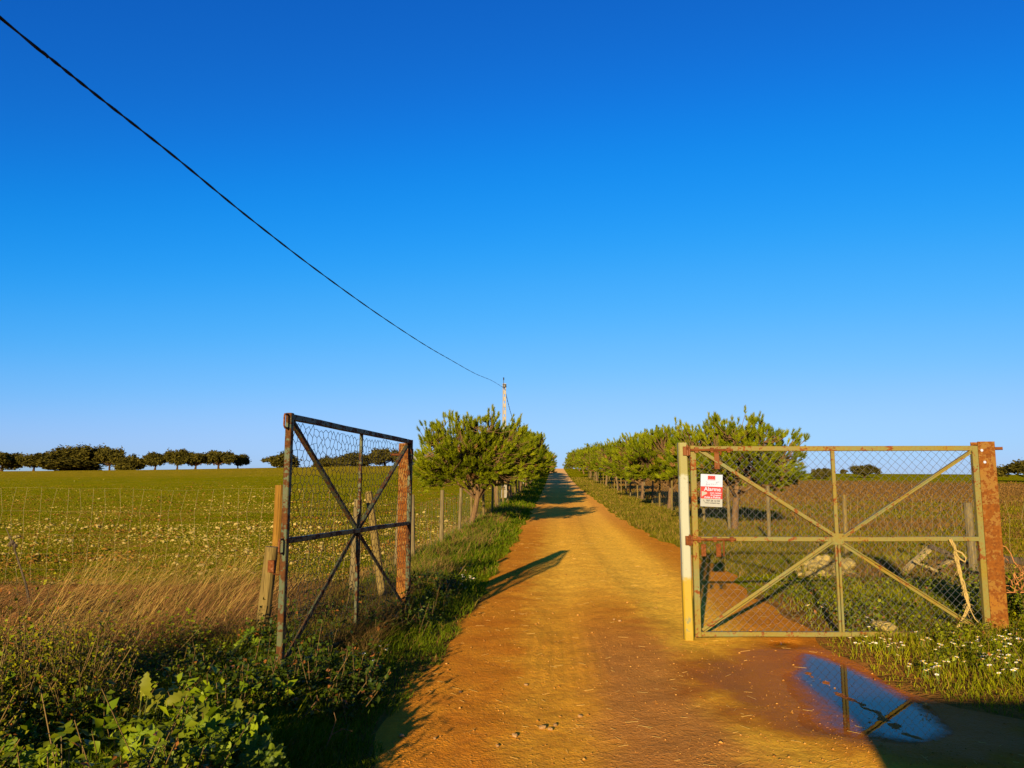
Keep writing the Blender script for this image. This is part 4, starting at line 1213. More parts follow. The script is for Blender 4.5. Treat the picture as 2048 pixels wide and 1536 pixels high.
# heap behind the gate
heap = [(1602, 1152, .16), (1618, 1142, .26), (1634, 1136, .30), (1650, 1130, .24), (1640, 1122, .22), (1660, 1138, .26), (1672, 1146, .22), (1612, 1128, .22),
        (1628, 1124, .20), (1690, 1150, .20), (1686, 1134, .28), (1698, 1128, .26), (1700, 1146, .20), (1710, 1158, .16), (1646, 1152, .20), (1660, 1158, .18), (1622, 1158, .18), (1592, 1140, .2), (1676, 1124, .22), (1655, 1118, .2)]
for (px, py, s) in heap:
    p = G(px, 1150 + (py - 1150) * .35); q = P(px, py, p.y)
    rock('stone', random.choice(ROCKS), (q.x, p.y, max(q.z, gz1(q.x, p.y) + s * .1)), s * 1.12, 'pale limestone block in the heap behind the closed gate', 'stone', 'heap of stones behind the gate')
for (px, py, s, lab) in ((1770, 1266, .34, 'flat pale stone in the grass behind the gate bottom rail'),):
    p = G(px, py); rock('stone', ROCKS[2], (p.x, p.y, p.z + .05), s, lab, 'stone', 'single stones')
for (px, py, s, lab) in ((28, 1268, .30, 'big orange clay lump at the left edge among dry grass'), (80, 1262, .16, 'smaller orange clay lump beside the big one at the left edge')):
    p = G(px, py); rock('clay_lump', random.choice(CLODS), (p.x, p.y, p.z + s * .35), s, lab, 'clay lump', 'clay lumps on the left bank')
for (px, py, s) in ((1085, 1460, .05), (1100, 1463, .045), (1030, 1475, .04), (803, 1476, .045), (920, 1386, .03), (1240, 1244, .05), (1228, 1240, .04), (870, 1480, .03), (1160, 1436, .04), (1052, 1372, .04), (995, 1495, .03), (1110, 1453, .035)):
    p = G(px, py); rock('road_stone', random.choice(RSTONES), (p.x, p.y, p.z + s * .2), s, 'small loose stone lying on the dirt track', 'stone', 'loose stones on the track')
# stones on the left field: the 300 that show largest, the rest as one spread
def field_xy(n, y0, y1, g, side='left'):
    yv = 1 / g.uniform(1 / y1, 1 / y0, n)
    if side == 'left': xv = g.uniform(-0.80, -0.02, n) * yv
    else: xv = g.uniform(0.05, 0.80, n) * yv
    return xv, yv
g = np.random.default_rng(77)
xv, yv = field_xy(52000, 11.3, 170, g)
u = xv - axis(yv)
rows_ = 0.5 + 0.5 * np.sin(yv * 2.1 - 0.18 * xv + 0.8 * noise2(xv, yv, .3))
dens = np.clip(0.12 + 1.1 * noise2(xv, yv, .16) + 0.7 * noise2(xv, yv, 0.55) + .35 * rows_ * (yv < 45), 0.03, 1) * np.interp(yv, [11, 14, 19, 45, 70, 150], [.35, .55, .95, 1, .5, .2])
strip = np.exp(-((yv - (24 - 0.25 * (xv + 8))) / 1.6) ** 2)
dens = np.clip(dens + strip * 0.9, 0, 1)
ok = (u < -3.0) & (g.uniform(0, 1, len(xv)) < dens) & ((yv > 12.2) | (xv > -20))
xv, yv = xv[ok], yv[ok]
sz = np.clip(g.lognormal(-3.3, 0.5, len(xv)), 0.014, 0.18) * np.interp(yv, [11, 16, 24, 60], [.55, .8, 1.1, 1.7])
order = np.argsort(-(sz / yv)); big, rest = order[:300], order[300:20000]
for i in big:
    x, y0 = float(xv[i]), float(yv[i]); s = float(sz[i]) * 1.0
    rock('field_stone', ROCKS[int(g.integers(0, 5))], (x, y0, gz1(x, y0) + s * .12), s, 'pale stone scattered on the green field left of the track', 'stone', 'stones scattered on the left field')
xr, yr, sr = xv[rest], yv[rest], sz[rest]; n = len(xr)
OCT = np.array([[1, 0, 0], [-1, 0, 0], [0, 1, 0], [0, -1, 0], [0, 0, 1], [0, 0, -.4]]) * .5
TR = np.array([[0, 2, 4], [2, 1, 4], [1, 3, 4], [3, 0, 4], [2, 0, 5], [1, 2, 5], [3, 1, 5], [0, 3, 5]])
def bits(name, x, y, s, mat, c1, c2, label, cat, flat=.6, lift=.12, zf=None):
    n = len(x); g = np.random.default_rng(len(name) + n)
    V = OCT[None] * (1 + g.uniform(-.3, .3, (n, 6, 1))) * s[:, None, None] * np.array([1.25, .9, flat])
    a = g.uniform(0, 6.28, n); ca, sa = np.cos(a)[:, None], np.sin(a)[:, None]
    Vx = V[..., 0] * ca - V[..., 1] * sa; Vy = V[..., 0] * sa + V[..., 1] * ca
    z = gz(x, y) if zf is None else zf
    V = np.stack([Vx + x[:, None], Vy + y[:, None], V[..., 2] + (z + s * lift)[:, None]], 2).reshape(-1, 3)
    T = (TR[None] + (np.arange(n) * 6)[:, None, None]).reshape(-1, 3)
    t = g.uniform(0, 1, (n, 1)); c = np.repeat(np.array(c1) * (1 - t) + np.array(c2) * t, 6, 0)
    return tag(fast(name, V, T, mat, None, c), label, cat, kind='stuff')
bits('field_stones', xr, yr, sr, M['stonecol'], (0.15, 0.108, 0.014), (0.31, 0.24, 0.052), 'innumerable small pale stones strewn over the left field', 'stones')
xc, yc = field_xy(30000, 11.2, 90, g); uc = xc - axis(yc)
kc = (uc < -3) & (g.uniform(0, 1, len(xc)) < np.clip(.25 - .8 * noise2(xc, yc, .45) + .4 * noise2(xc, yc, 1.6), .05, 1))
xc, yc = xc[kc], yc[kc]
sc_ = np.clip(g.lognormal(-3.2, .5, len(xc)), .015, .16) * np.interp(yc, [11, 30, 80], [.8, 1.4, 2.2])
bits('field_clods', xc, yc, sc_, M['stonecol'], (0.075, 0.034, 0.004), (0.20, 0.098, 0.014), 'crumbs of brown turned soil between the grass of the left field', 'soil', .5)
# gravel on the track
gy = 1 / g.uniform(1 / 40, 1 / 4.2, 9000); gu = g.uniform(-1, 2.9, 9000); gx = gu + axis(gy)
okg = (gu > eL(gy)) & (gu < eR(gy)) & (g.uniform(0, 1, len(gy)) < 0.35 + 0.5 * (noise2(gx, gy, 1.1) > .1))
gx, gy = gx[okg], gy[okg]
gs = np.clip(g.lognormal(-4.9, .5, len(gx)), .003, .04) * np.interp(gy, [4, 20, 40], [.85, 1.6, 2.2])
bits('gravel', gx, gy, gs, M['stonecol'], (0.22, 0.085, 0.012), (0.44, 0.22, 0.05), 'fine gravel strewn on the dirt track', 'gravel', .7, .2)

# ------------------------------------------------------------------ grass and other ground cover
def blades(name, x, y, hgt, wid, c1, c2, mat, label, cat, lean=(0, 0), bend=.35, spread=.35, tipc=None, seed=0, z=None, kind='stuff'):
    g = np.random.default_rng(900 + seed); n = len(x)
    z = gz(x, y) if z is None else z
    hgt = np.broadcast_to(hgt, (n,)) * g.uniform(.55, 1.25, n); wid = np.broadcast_to(wid, (n,))
    az = g.uniform(0, 2 * math.pi, n); sd = np.stack([np.cos(az), np.sin(az), np.zeros(n)], 1) * wid[:, None] / 2
    tilt = g.normal(0, spread, (n, 2)) + np.array(lean); bnd = g.normal(0, bend, (n, 2)) + np.array(lean) * .9
    b0 = np.stack([x, y, z - .01], 1)
    m = b0 + np.stack([tilt[:, 0] * .5, tilt[:, 1] * .5, np.full(n, .55)], 1) * hgt[:, None]
    t = b0 + np.stack([tilt[:, 0] + bnd[:, 0] * .6, tilt[:, 1] + bnd[:, 1] * .6, np.full(n, 1.0) - .25 * np.clip(np.abs(bnd).sum(1), 0, 2)], 1) * hgt[:, None]
    V = np.stack([b0 - sd, b0 + sd, m + sd * .75, m - sd * .75, t], 1).reshape(-1, 3)
    k = (np.arange(n) * 5)[:, None]
    T = np.concatenate([k + np.array([0, 1, 2]), k + np.array([0, 2, 3]), k + np.array([3, 2, 4])])
    tt = np.clip(g.uniform(0, 1, (n, 1)) * .7 + .3 * (noise2(x, y, 1.3)[:, None] + .5), 0, 1)
    c = np.array(c1) * (1 - tt) + np.array(c2) * tt
    if tipc is not None:
        dry = g.uniform(0, 1, (n, 1)) < tipc[1]; c = np.where(dry, np.array(tipc[0]), c)
    return tag(fast(name, V, T, mat, None, np.repeat(c, 5, 0)), label, cat, kind=kind)

g = np.random.default_rng(4)
def uy(n, y0, y1): return 1 / g.uniform(1 / y1, 1 / y0, n)
GREEN1, GREEN2 = (0.032, 0.060, 0.001), (0.125, 0.155, 0.003)
DRY = (0.22, 0.13, 0.03)
# left verge
yv = uy(64000, 3.0, 95); uu = -1.0 - 1.75 * g.uniform(0, 1, len(yv)) ** 1.0
edge = eL(yv) - uu
keep = (edge > -0.02 - .10 * noise2(uu * 2, yv, 3)) & (g.uniform(0, 1, len(yv)) < np.clip(.55 + edge * 1.3, 0, 1))
yv, uu, edge = yv[keep], uu[keep], edge[keep]
hh = (0.07 + 0.15 * np.clip(edge, 0, 1) + .06 * noise2(uu, yv, 1.7)) * np.interp(yv, [3, 12, 30], [1, 1.25, 1.4])
blades('verge_grass', uu + axis(yv), yv, np.clip(hh, .04, .5), .0055 * np.maximum(1, yv / 7), GREEN1, GREEN2, M['grass'], 'long green grass on the left verge of the track', 'grass', lean=(.12, 0), tipc=(DRY, .07), seed=1)
# right verge near the gate
yv = uy(60000, 4.6, 15); xv = g.uniform(2.4, 9.5, len(yv)); uu = xv - axis(yv); ed = uu - eR(yv)
keep = (ed > .03 + .12 * noise2(xv, yv, 3.1)) & (xv < .82 * yv + .5) & (g.uniform(0, 1, len(yv)) < np.clip(.35 + ed * 1.5, 0, 1)) & ~((yv > 10.9) & (yv < 13.4) & (g.uniform(0, 1, len(yv)) < .85))
xv, yv, ed = xv[keep], yv[keep], ed[keep]
hh = (.05 + .10 * np.clip(ed, 0, 1.2) + .03 * noise2(xv, yv, 2)) * np.where(yv > 9, 1.15, .9)
blades('verge_grass', xv, yv, np.clip(hh, .035, .4), .0065 * np.maximum(1, yv / 7), (0.060, 0.080, 0.001), (0.250, 0.235, 0.003), M['grass'], 'bright green grass behind and below the closed gate', 'grass', tipc=(DRY, .10), seed=2)
# right verge up the track
yv = uy(42000, 13, 120); ed = g.uniform(0, 1, len(yv)) ** 1.2 * 3.2; uu = eR(yv) + ed
keep = g.uniform(0, 1, len(yv)) < np.clip(.3 + ed * .8, 0, 1)
yv, uu = yv[keep], uu[keep]
blades('verge_grass', uu + axis(yv), yv, .15 + .04 * noise2(uu, yv, 1.2), .006 * yv / 7, (0.055, 0.055, 0.003), (0.150, 0.120, 0.009), M['grass'], 'grass strip between the track and the right pine row', 'grass', tipc=(DRY, .16), seed=3)
# left field turf
yv = uy(90000, 10.8, 80); xv = g.uniform(-.82, -.0, len(yv)) * yv; uu = xv - axis(yv)
keep = (uu < -2.7) & (g.uniform(0, 1, len(yv)) < np.clip(.55 + .8 * noise2(xv, yv, .8), .12, 1))
xv, yv = xv[keep], yv[keep]
blades('field_grass', xv, yv, .055 * np.interp(yv, [10, 30, 80], [.9, 1.2, 1.8]), .0075 * yv / 7, (0.048, 0.060, 0.001), (0.130, 0.122, 0.002), M['grass'], 'short sparse grass over the stony left field', 'grass', tipc=((.17, .09, .016), .15), seed=4)
# right field, green near and brown weeds beyond
yv = uy(60000, 12.2, 60); xv = g.uniform(.06, .82, len(yv)) * yv; uu = xv - axis(yv)
keep = (uu > 5.2)
xv, yv = xv[keep], yv[keep]
blades('field_grass', xv, yv, .10 * np.interp(yv, [10, 60], [1, 1.5]), .007 * yv / 7, (0.075, 0.068, 0.002), (0.185, 0.140, 0.006), M['grass'], 'short olive grass over the right field', 'grass', tipc=((.15, .07, .02), .25), seed=5)
yv = uy(42000, 20, 125); xv = g.uniform(.06, .82, len(yv)) * yv; uu = xv - axis(yv)
keep = (uu > 5.8) & (g.uniform(0, 1, len(yv)) < np.where(yv > 46, 1, np.clip(.15 + 1.1 * noise2(xv, yv, .35), 0, 1)))
xv, yv = xv[keep], yv[keep]
blades('dry_weeds', xv, yv, .22, .007 * yv / 7, (0.070, 0.036, 0.008), (0.180, 0.095, 0.024), M['straw'], 'dead brown weeds covering the right field', 'weeds', spread=.5, seed=6)
# brown tangle round the stone heap
xv = g.uniform(5.0, 10.5, 15000); yv = g.uniform(10.8, 14.0, 15000)
keep = (xv < .8 * yv) & (g.uniform(0, 1, 15000) < np.where((xv > 4.9) & (xv < 6.6), .22, .75) + .4 * noise2(xv, yv, 1.1)) & (xv - axis(yv) - eR(yv) > 1.2)
blades('dry_weeds', xv[keep], yv[keep], .22, .006, (0.105, 0.045, 0.014), (0.26, 0.145, 0.05), M['straw'], 'brown dry weeds round the heap of stones', 'weeds', spread=.7, bend=.6, seed=7)
# dry grass on the left bank, blown over to the right
yv = g.uniform(5.4, 10.0, 20000); xv = g.uniform(-.80, -.1, 20000) * yv
keep = (xv < -2.05 - .05 * (yv - 5)) & ~((yv < 6.95) & (xv > -2.75)) & (g.uniform(0, 1, 20000) < np.clip(.42 + .75 * noise2(xv, yv, 1.2), .06, 1))
xv, yv = xv[keep], yv[keep]
blades('dry_grass', xv, yv, .40 + .12 * noise2(xv, yv, .9), .0042, (0.13, 0.054, 0.020), (0.31, 0.160, 0.050), M['straw'], 'dry straw coloured grass blown over on the left bank', 'grass', lean=(.72, .12), bend=.40, spread=.50, tipc=((.06, .075, .003), .12), seed=8)
# longer stalks in tufts
tx, ty = [], []
for (px, py, n_) in ((60, 1330, 120), (110, 1260, 130), (190, 1300, 90), (230, 1180, 60), (440, 1180, 60), (400, 1280, 60), (480, 1230, 40), (180, 1170, 70), (280, 1210, 70), (270, 1260, 80), (330, 1180, 50), (20, 1400, 60), (370, 1230, 60), (420, 1210, 50), (140, 1220, 60)):
    p = G(px, py); tx.append(p.x + g.normal(0, .16, n_)); ty.append(p.y + g.normal(0, .16, n_))
blades('dry_grass', np.concatenate(tx), np.concatenate(ty), .74, .0042, (0.20, 0.12, 0.026), (0.32, 0.21, 0.055), M['straw'], 'tall pale grass stalks leaning right on the left bank', 'grass', lean=(.72, .1), bend=.20, spread=.24, seed=9)
# weedy brush between leaning post and open gate
yv = g.uniform(6.6, 10.2, 15000); xv = g.uniform(-2.6, -1.15, 15000) - .03 * (yv - 6)
blades('dry_weeds', xv, yv, .30, .0042, (0.045, 0.036, 0.006), (0.14, 0.075, 0.025), M['straw'], 'tangled brown weeds under the open gate', 'weeds', spread=.5, bend=.5, seed=10)
n = 16000; yv = uy(n, 10.5, 34); uu = g.uniform(-3.0, -1.55, n) ; xv = uu + axis(yv)
keep = g.uniform(0, 1, n) < np.clip(.45 + .8 * noise2(xv, yv, 1.3) - .5 * sstep(-2.0, -1.55, uu), .02, 1)
xv, yv = xv[keep], yv[keep]
blades('dry_weeds', xv, yv, .30, .005 * np.maximum(1, yv / 10), (0.075, 0.045, 0.010), (0.26, 0.150, 0.050), M['straw'], 'dry brown weeds along the left lane fence', 'weeds', spread=.45, bend=.45, lean=(.15, 0), seed=23)
# straw bits on the track
n = 260; yv = uy(n, 4.2, 22); uu = g.uniform(-1.0, 2.7, n); xs = uu + axis(yv); keep = (uu > eL(yv)) & (uu < eR(yv) - .1)
xs, yv = xs[keep], yv[keep]; n = len(xs); a = g.uniform(0, 3.14, n); L = g.uniform(.008, .045, n) * np.interp(yv, [4, 22], [1, 2])
zc = gz(xs, yv) + .006
A = np.stack([xs - np.cos(a) * L, yv - np.sin(a) * L, zc], 1); B = np.stack([xs + np.cos(a) * L, yv + np.sin(a) * L, zc + .003], 1)
v, q = seg_tubes(A, B, .0011 * np.interp(yv, [4, 22], [1, 2.4]), 3)
tag(fast('straw_bits', v, q, M['straw'], None, np.tile(np.array([[.62, .38, .10]]), (len(v), 1))), 'bits of straw scattered on the dirt track', 'straw', kind='stuff')

# low leafy weeds: sprigs of small leaves
def sprigs(name, x, y, h, nleaf, ls, c1, c2, label, seed, lean=(0.1, 0)):
    g = np.random.default_rng(seed); n = len(x)
    h = np.broadcast_to(h, (n,)) * np.clip(g.lognormal(-.18, .38, n), .4, 2.0)
    d = unit(np.stack([g.normal(lean[0], .35, n), g.normal(lean[1], .35, n), np.ones(n)], 1))
    b0 = np.stack([x, y, gz(x, y)], 1)
    t = g.uniform(.25, 1, (n, nleaf)) ** .7
    p = b0[:, None] + d[:, None] * (h[:, None] * t)[..., None] + g.normal(0, .03, (n, nleaf, 3))
    ax = unit(g.normal(0, 1, (n, nleaf, 3)) * np.array([1, 1, .55]) + np.array([0, 0, .25]))
    sd = unit(np.cross(ax, np.array([0, 0, 1.0]) + g.normal(0, .45, (n, nleaf, 3))))
    s = ls * g.uniform(.5, 1.3, (n, nleaf, 1))
    nrm = np.cross(sd, ax)
    V = np.stack([p, p + ax * s * .5 + sd * s * .32 + nrm * s * .08, p + ax * s - nrm * s * .12, p + ax * s * .5 - sd * s * .32 + nrm * s * .08], 2).reshape(-1, 3)
    k = (np.arange(n * nleaf) * 4)[:, None]
    T = np.concatenate([k + np.array([0, 1, 2]), k + np.array([0, 2, 3])])
    tt = np.clip(.6 * g.uniform(0, 1, (n, nleaf, 1)) + .4 * g.uniform(0, 1, (n, 1, 1)), 0, 1)
    c = np.array(c1) * (1 - tt) + np.array(c2) * tt
    rd = g.uniform(0, 1, (n, nleaf, 1)) < (.05 if ls < .05 else 0)
    c = np.where(rd, np.array([.22, .08, .015]), c)
    Vs, q = seg_tubes(b0, b0 + d * h[:, None] * .95, .0028, 3)
    o = fast(name, np.concatenate([V, Vs]), np.concatenate([T, np.concatenate([q[:, :3], q[:, [0, 2, 3]]]) + len(V)]), M['leaf'], None,
             np.concatenate([np.repeat(c.reshape(-1, 3), 4, 0), np.tile(np.array([[.16, .10, .03]]), (len(Vs), 1))]))
    return tag(o, label, 'weeds', kind='stuff')
g = np.random.default_rng(6)
n = 13000; yv = g.uniform(2.6, 6.8, n); xv = -1.35 - g.uniform(0, 1, n) ** .8 * 3.8
gm = np.random.default_rng(31); nm = 46
my = gm.uniform(3.3, 6.6, nm); mx_ = -1.55 - gm.uniform(0, 1, nm) * 3.3; mr_ = gm.uniform(.14, .34, nm); mh_ = gm.uniform(.18, .46, nm) * np.where((mx_ > -2.3) & (my < 4.6), .35, 1)
mound = np.max(mh_[None] * np.exp(-((xv[:, None] - mx_) ** 2 + (yv[:, None] - my) ** 2) / (2 * mr_ ** 2)), 1)
keep = (xv > -.86 * yv - .6) & ((yv < 5.7 + .5 * noise2(xv, yv, 1.5)) | (xv > -2.9)) & (xv < -1.42 + .04 * yv) & ((yv > 3.35) | (xv < -2.5)) & (g.uniform(0, 1, n) < np.clip(.22 + 2.6 * mound, .05, 1))
xv, yv, mound = xv[keep], yv[keep], mound[keep]
low = np.where((xv > -2.35) & (yv < 4.5), .6, 1.0) * np.where((xv > -2.6) & (yv > 4.9), .42, 1.0)
hu = (.11 + mound) * low
kind = noise2(xv, yv, 1.9) + .5 * noise2(xv, yv, 4.3)
for q, (sel, nl, ls, c1, c2, lab) in enumerate(((kind < -.12, 24, .024, (0.045, 0.055, 0.001), (0.240, 0.220, 0.003), 'dense fine leaved olive weeds in the near left corner'),
                                              ((kind >= -.12) & (kind < .35), 18, .034, (0.030, 0.056, 0.001), (0.210, 0.235, 0.003), 'dense green leafy weeds filling the near left corner'),
                                              (kind >= .35, 24, .020, (0.070, 0.050, 0.003), (0.190, 0.140, 0.005), 'brownish going-over weeds among the leafy ones near left'))):
    sprigs('undergrowth', xv[sel], yv[sel], hu[sel], nl, ls, c1, c2, lab, 41 + 10 * q)
n = 5200; yv = g.uniform(2.7, 6.9, n); xv = -1.35 - g.uniform(0, 1, n) * 3.8
keep = (xv > -.86 * yv - .6) & (g.uniform(0, 1, n) < np.clip(.35 + .8 * noise2(xv, yv, 2.9), 0, 1))
xv, yv = xv[keep], yv[keep]
blades('verge_grass', xv, yv, np.where((xv > -2.35) & (yv < 4.7), .16, np.where((xv > -2.6) & (yv > 4.9), .16, .34)), .006, (0.035, 0.045, 0.001), (0.125, 0.125, 0.003), M['grass'], 'green and straw blades poking through the near left weeds', 'grass', lean=(.35, 0), tipc=((.22, .13, .03), .3), bend=.5, seed=21)
n = 620; yv = g.uniform(3.45, 5.0, n); xv = -1.5 - g.uniform(0, 1, n) * 2.3
keep = (xv > -.80 * yv) & (g.uniform(0, 1, n) < np.clip(.35 + .9 * noise2(xv, yv, 2.1), 0, 1))
sprigs('undergrowth', xv[keep], yv[keep], .30, 9, .085, (0.050, 0.090, 0.001), (0.190, 0.225, 0.004), 'bright broad leaves among the weeds in the near left corner', 81)
# matted brown growth under the blown grass
n = 26000; yv = g.uniform(5.6, 10.9, n); xv = g.uniform(-.82, -.1, n) * yv
keep = (xv < -2.0 - .05 * (yv - 5)) & ~((yv < 6.95) & (xv > -2.75)) & (g.uniform(0, 1, n) < np.clip(.5 + .5 * noise2(xv, yv, 1.7) - .5 * sstep(9.6, 10.6, yv), .04, 1))
xv, yv = xv[keep], yv[keep]
blades('dry_weeds', xv, yv, np.clip(.27 + .12 * noise2(xv, yv, 1.3), .06, .5), .0042, (0.060, 0.027, 0.012), (0.24, 0.115, 0.040), M['straw'], 'matted brown dead growth covering the left bank', 'weeds', lean=(.4, .05), spread=.6, bend=.6, tipc=((0.05, 0.06, 0.003), .15), seed=22)
yv = g.uniform(5.0, 11.0, 1500); xv = axis(yv) - 1.3 - g.uniform(0, 1.3, 1500)
keep = g.uniform(0, 1, 1500) < np.clip(.5 + noise2(xv, yv, 1.2), 0, 1)
sprigs('undergrowth', xv[keep], yv[keep], .26, 16, .042, (0.018, 0.034, 0.002), (0.055, 0.078, 0.004), 'leafy green weeds along the left edge of the track', 42)
yv = g.uniform(6.2, 11.5, 2600); xv = g.uniform(3.3, 8.5, 2600)
keep = (xv - axis(yv) - eR(yv) > .35) & (xv < .8 * yv) & (g.uniform(0, 1, 2600) < np.clip(.45 + noise2(xv, yv, 1.6), 0, 1))
sprigs('undergrowth', xv[keep], yv[keep], .17, 13, .040, (0.055, 0.080, 0.001), (0.210, 0.215, 0.003), 'leafy green weeds in the grass behind the closed gate', 43)
sprigs('undergrowth', g.normal(5.75, .3, 420), g.normal(9.0, .6, 420), .36, 18, .05, (0.060, 0.090, 0.002), (0.165, 0.180, 0.004), 'taller leafy weeds at the foot of the rusty post', 45)
sprigs('undergrowth', g.normal(-1.50, .10, 260), g.normal(2.95, .25, 260), .38, 26, .04, (0.04, 0.06, 0.001), (0.14, 0.16, 0.003), 'tall leafy weeds added out of view beside the camera to shade the verge', 46)  # unseen weeds, added to cast shade across the left verge

# broad leaved plants in the near left corner
def leaf_fan(lobes, depth, nrad, cup, g):
    """round lobed leaf, stalk at the origin, blade towards +x: verts, tris"""
    m = lobes * 8; th = np.linspace(-2.75, 2.75, m)
    r = 1 - depth * (0.5 + 0.5 * np.cos(th / 2.75 * math.pi * lobes + math.pi)) ** 1.6 - 0.05 * np.abs(np.sin(th * 9))
    r *= 0.78 + 0.22 * np.cos(th * .5)
    V = [[0, 0, 0]]
    for k in range(1, nrad + 1):
        f = k / nrad
        zz = cup * f * f + 0.07 * f * np.cos(th / 2.75 * math.pi * lobes) * (f > .3) + g.normal(0, .015, m) * f
        V += np.stack([np.cos(th) * r * f, np.sin(th) * r * f, zz], 1).tolist()
    T = []
    for j in range(m - 1): T.append((0, 1 + j, 2 + j))
    for k in range(nrad - 1):
        a = 1 + k * m
        for j in range(m - 1): T += [(a + j, a + m + j, a + m + j + 1), (a + j, a + m + j + 1, a + j + 1)]
    return np.array(V), np.array(T)
def leaf_long(g):
    m = 11; t = np.linspace(0, 1, m)
    w = .30 * np.sin(math.pi * np.clip(t * .93 + .05, 0, 1)) ** .8 * (1 + .22 * np.where(np.arange(m) % 2, 1, -1)) * (1 - .25 * t)
    w[0] = .04; w[-1] = .01
    z = -.45 * t ** 2 + .35 * t
    V = np.concatenate([np.stack([t, w, z + .08 * w + g.normal(0, .015, m)], 1), np.stack([t, np.zeros(m), z - .03], 1), np.stack([t, -w, z + .08 * w + g.normal(0, .015, m)], 1)])
    T = []
    for j in range(m - 1):
        for a in (0, m): T += [(a + j, a + j + 1, a + m + j + 1), (a + j, a + m + j + 1, a + m + j)]
    return V, np.array(T)
def broad_plant(name, base, spec, label, cat, c1, c2, seed, long=False):
    """spec: list of (leaf position, size)"""
    g = np.random.default_rng(seed); root = empty(name, base); tag(root, label, cat, 'broad leaved weeds in the near left corner')
    st = MB(); Vs, Ts, Cs = [], [], []; k0 = 0
    for (p, s) in spec:
        p = Vector(p) - root.location
        V, T = leaf_long(g) if long else leaf_fan(int(g.integers(5, 8)), .30, 4, g.uniform(-.25, .15), g)
        V = V * s * (.58 if long else .85)
        nrm = unit(np.array(to_sun) * g.uniform(.5, 1.0) + np.array([0, 0, 1.0]) * g.uniform(.2, .8) + g.normal(0, .30, 3))
        a_ = np.cross(nrm, g.normal(0, 1, 3)) if not long else np.array([g.normal(0, .5), .15 * g.normal(), 1.0])
        a_ = unit(a_ - nrm * (a_ @ nrm)); b_ = np.cross(nrm, a_)
        V = V @ np.stack([a_, b_, nrm]) + np.array(p)
        t = g.uniform(0, 1); c = np.array(c1) * (1 - t) + np.array(c2) * t
        Vs.append(V); Ts.append(T + k0); k0 += len(V); Cs.append(np.tile(c, (len(V), 1)) * (1 + g.uniform(-.08, .08, (len(V), 1))))
        mid = p * .55 + Vector((0, 0, -.02))
        st.tube([(p.x * .5, p.y * .5, 0), mid * .8 + Vector((p.x * .25, p.y * .25, 0)), p], [.004, .0035, .0025], 5)
    fast('leaves', np.concatenate(Vs), np.concatenate(Ts), M['leaf'], root, np.concatenate(Cs), smooth=True)
    st.build('stalks', plain(name + '_stalk', (.055, .065, .004), .7), root)
MAL1, MAL2 = (0.070, 0.110, 0.002), (0.165, 0.205, 0.005)
def cluster(pts, Y, dz=0.0):
    out = []
    for px, py, s in pts:
        out.append((P(px, py, Y + random.uniform(-.1, .1)), s))
        for k in range(2): out.append((P(px + random.gauss(0, 16), py + abs(random.gauss(6, 12)), Y + random.uniform(-.12, .16)), s * random.uniform(.5, .85)))
    return out
random.seed(9)
broad_plant('mallow_plant', on(-1.55, 4.0), cluster([(430, 1452, .085), (452, 1462, .08), (470, 1448, .085), (492, 1450, .09), (516, 1448, .08), (500, 1470, .085), (475, 1482, .08), (455, 1490, .08), (524, 1462, .07), (440, 1475, .08)], 3.95), 'lush mallow plant with pale round lobed leaves beside the gate foot', 'plant', MAL1, MAL2, 1)
broad_plant('mallow_plant', on(-1.32, 3.75), cluster([(506, 1500, .085), (526, 1490, .08), (540, 1515, .09), (518, 1525, .085), (496, 1520, .08), (552, 1530, .08), (535, 1535, .08)], 3.72), 'mallow plant with dark green star shaped leaves at the bottom edge', 'plant', (0.045, 0.075, 0.002), (0.095, 0.125, 0.004), 2)
broad_plant('mallow_plant', on(-1.75, 3.6), cluster([(388, 1500, .08), (410, 1512, .075), (368, 1512, .08), (400, 1528, .08), (430, 1520, .075), (445, 1510, .07), (350, 1530, .08), (378, 1535, .075)], 3.6), 'low mallow plant at the bottom edge left of the star leaved one', 'plant', MAL1, MAL2, 3)
broad_plant('mallow_plant', on(-1.9, 3.9), cluster([(284, 1465, .085), (300, 1472, .075), (318, 1490, .07), (270, 1480, .07), (296, 1492, .07), (262, 1500, .07)], 3.85), 'small mallow plant with a curled round leaf left of the lush one', 'plant', MAL1, MAL2, 4)
broad_plant('dock_plant', on(-2.1, 4.45), cluster([(296, 1392, .22), (318, 1400, .20), (335, 1410, .20), (282, 1402, .16), (300, 1412, .16)], 4.45), 'dock plant with pale yellow green toothed leaves above the undergrowth', 'plant', (0.11, 0.115, 0.006), (0.17, 0.165, 0.012), 5, True)
broad_plant('dock_plant', on(-1.75, 4.2), cluster([(386, 1455, .20), (400, 1448, .20), (372, 1470, .18), (410, 1460, .17), (480, 1432, .19), (420, 1440, .15)], 4.15), 'dock plant with long upright pale leaves next to the lush mallow', 'plant', (0.085, 0.10, 0.005), (0.135, 0.145, 0.009), 6, True)
broad_plant('mallow_plant', on(-2.75, 3.7), cluster([(20, 1505, .07), (45, 1515, .07), (10, 1490, .07), (70, 1525, .065), (35, 1530, .07), (90, 1510, .06)], 3.75), 'mallow plant in the bottom left corner', 'plant', MAL1, MAL2, 7)
broad_plant('mallow_plant', on(-2.3, 5.2), cluster([(500, 1262, .06), (486, 1275, .06), (512, 1285, .055), (494, 1300, .06), (478, 1290, .055)], 6.3), 'small leafy plant against the foot of the leaning wooden post', 'plant', MAL1, MAL2, 8)

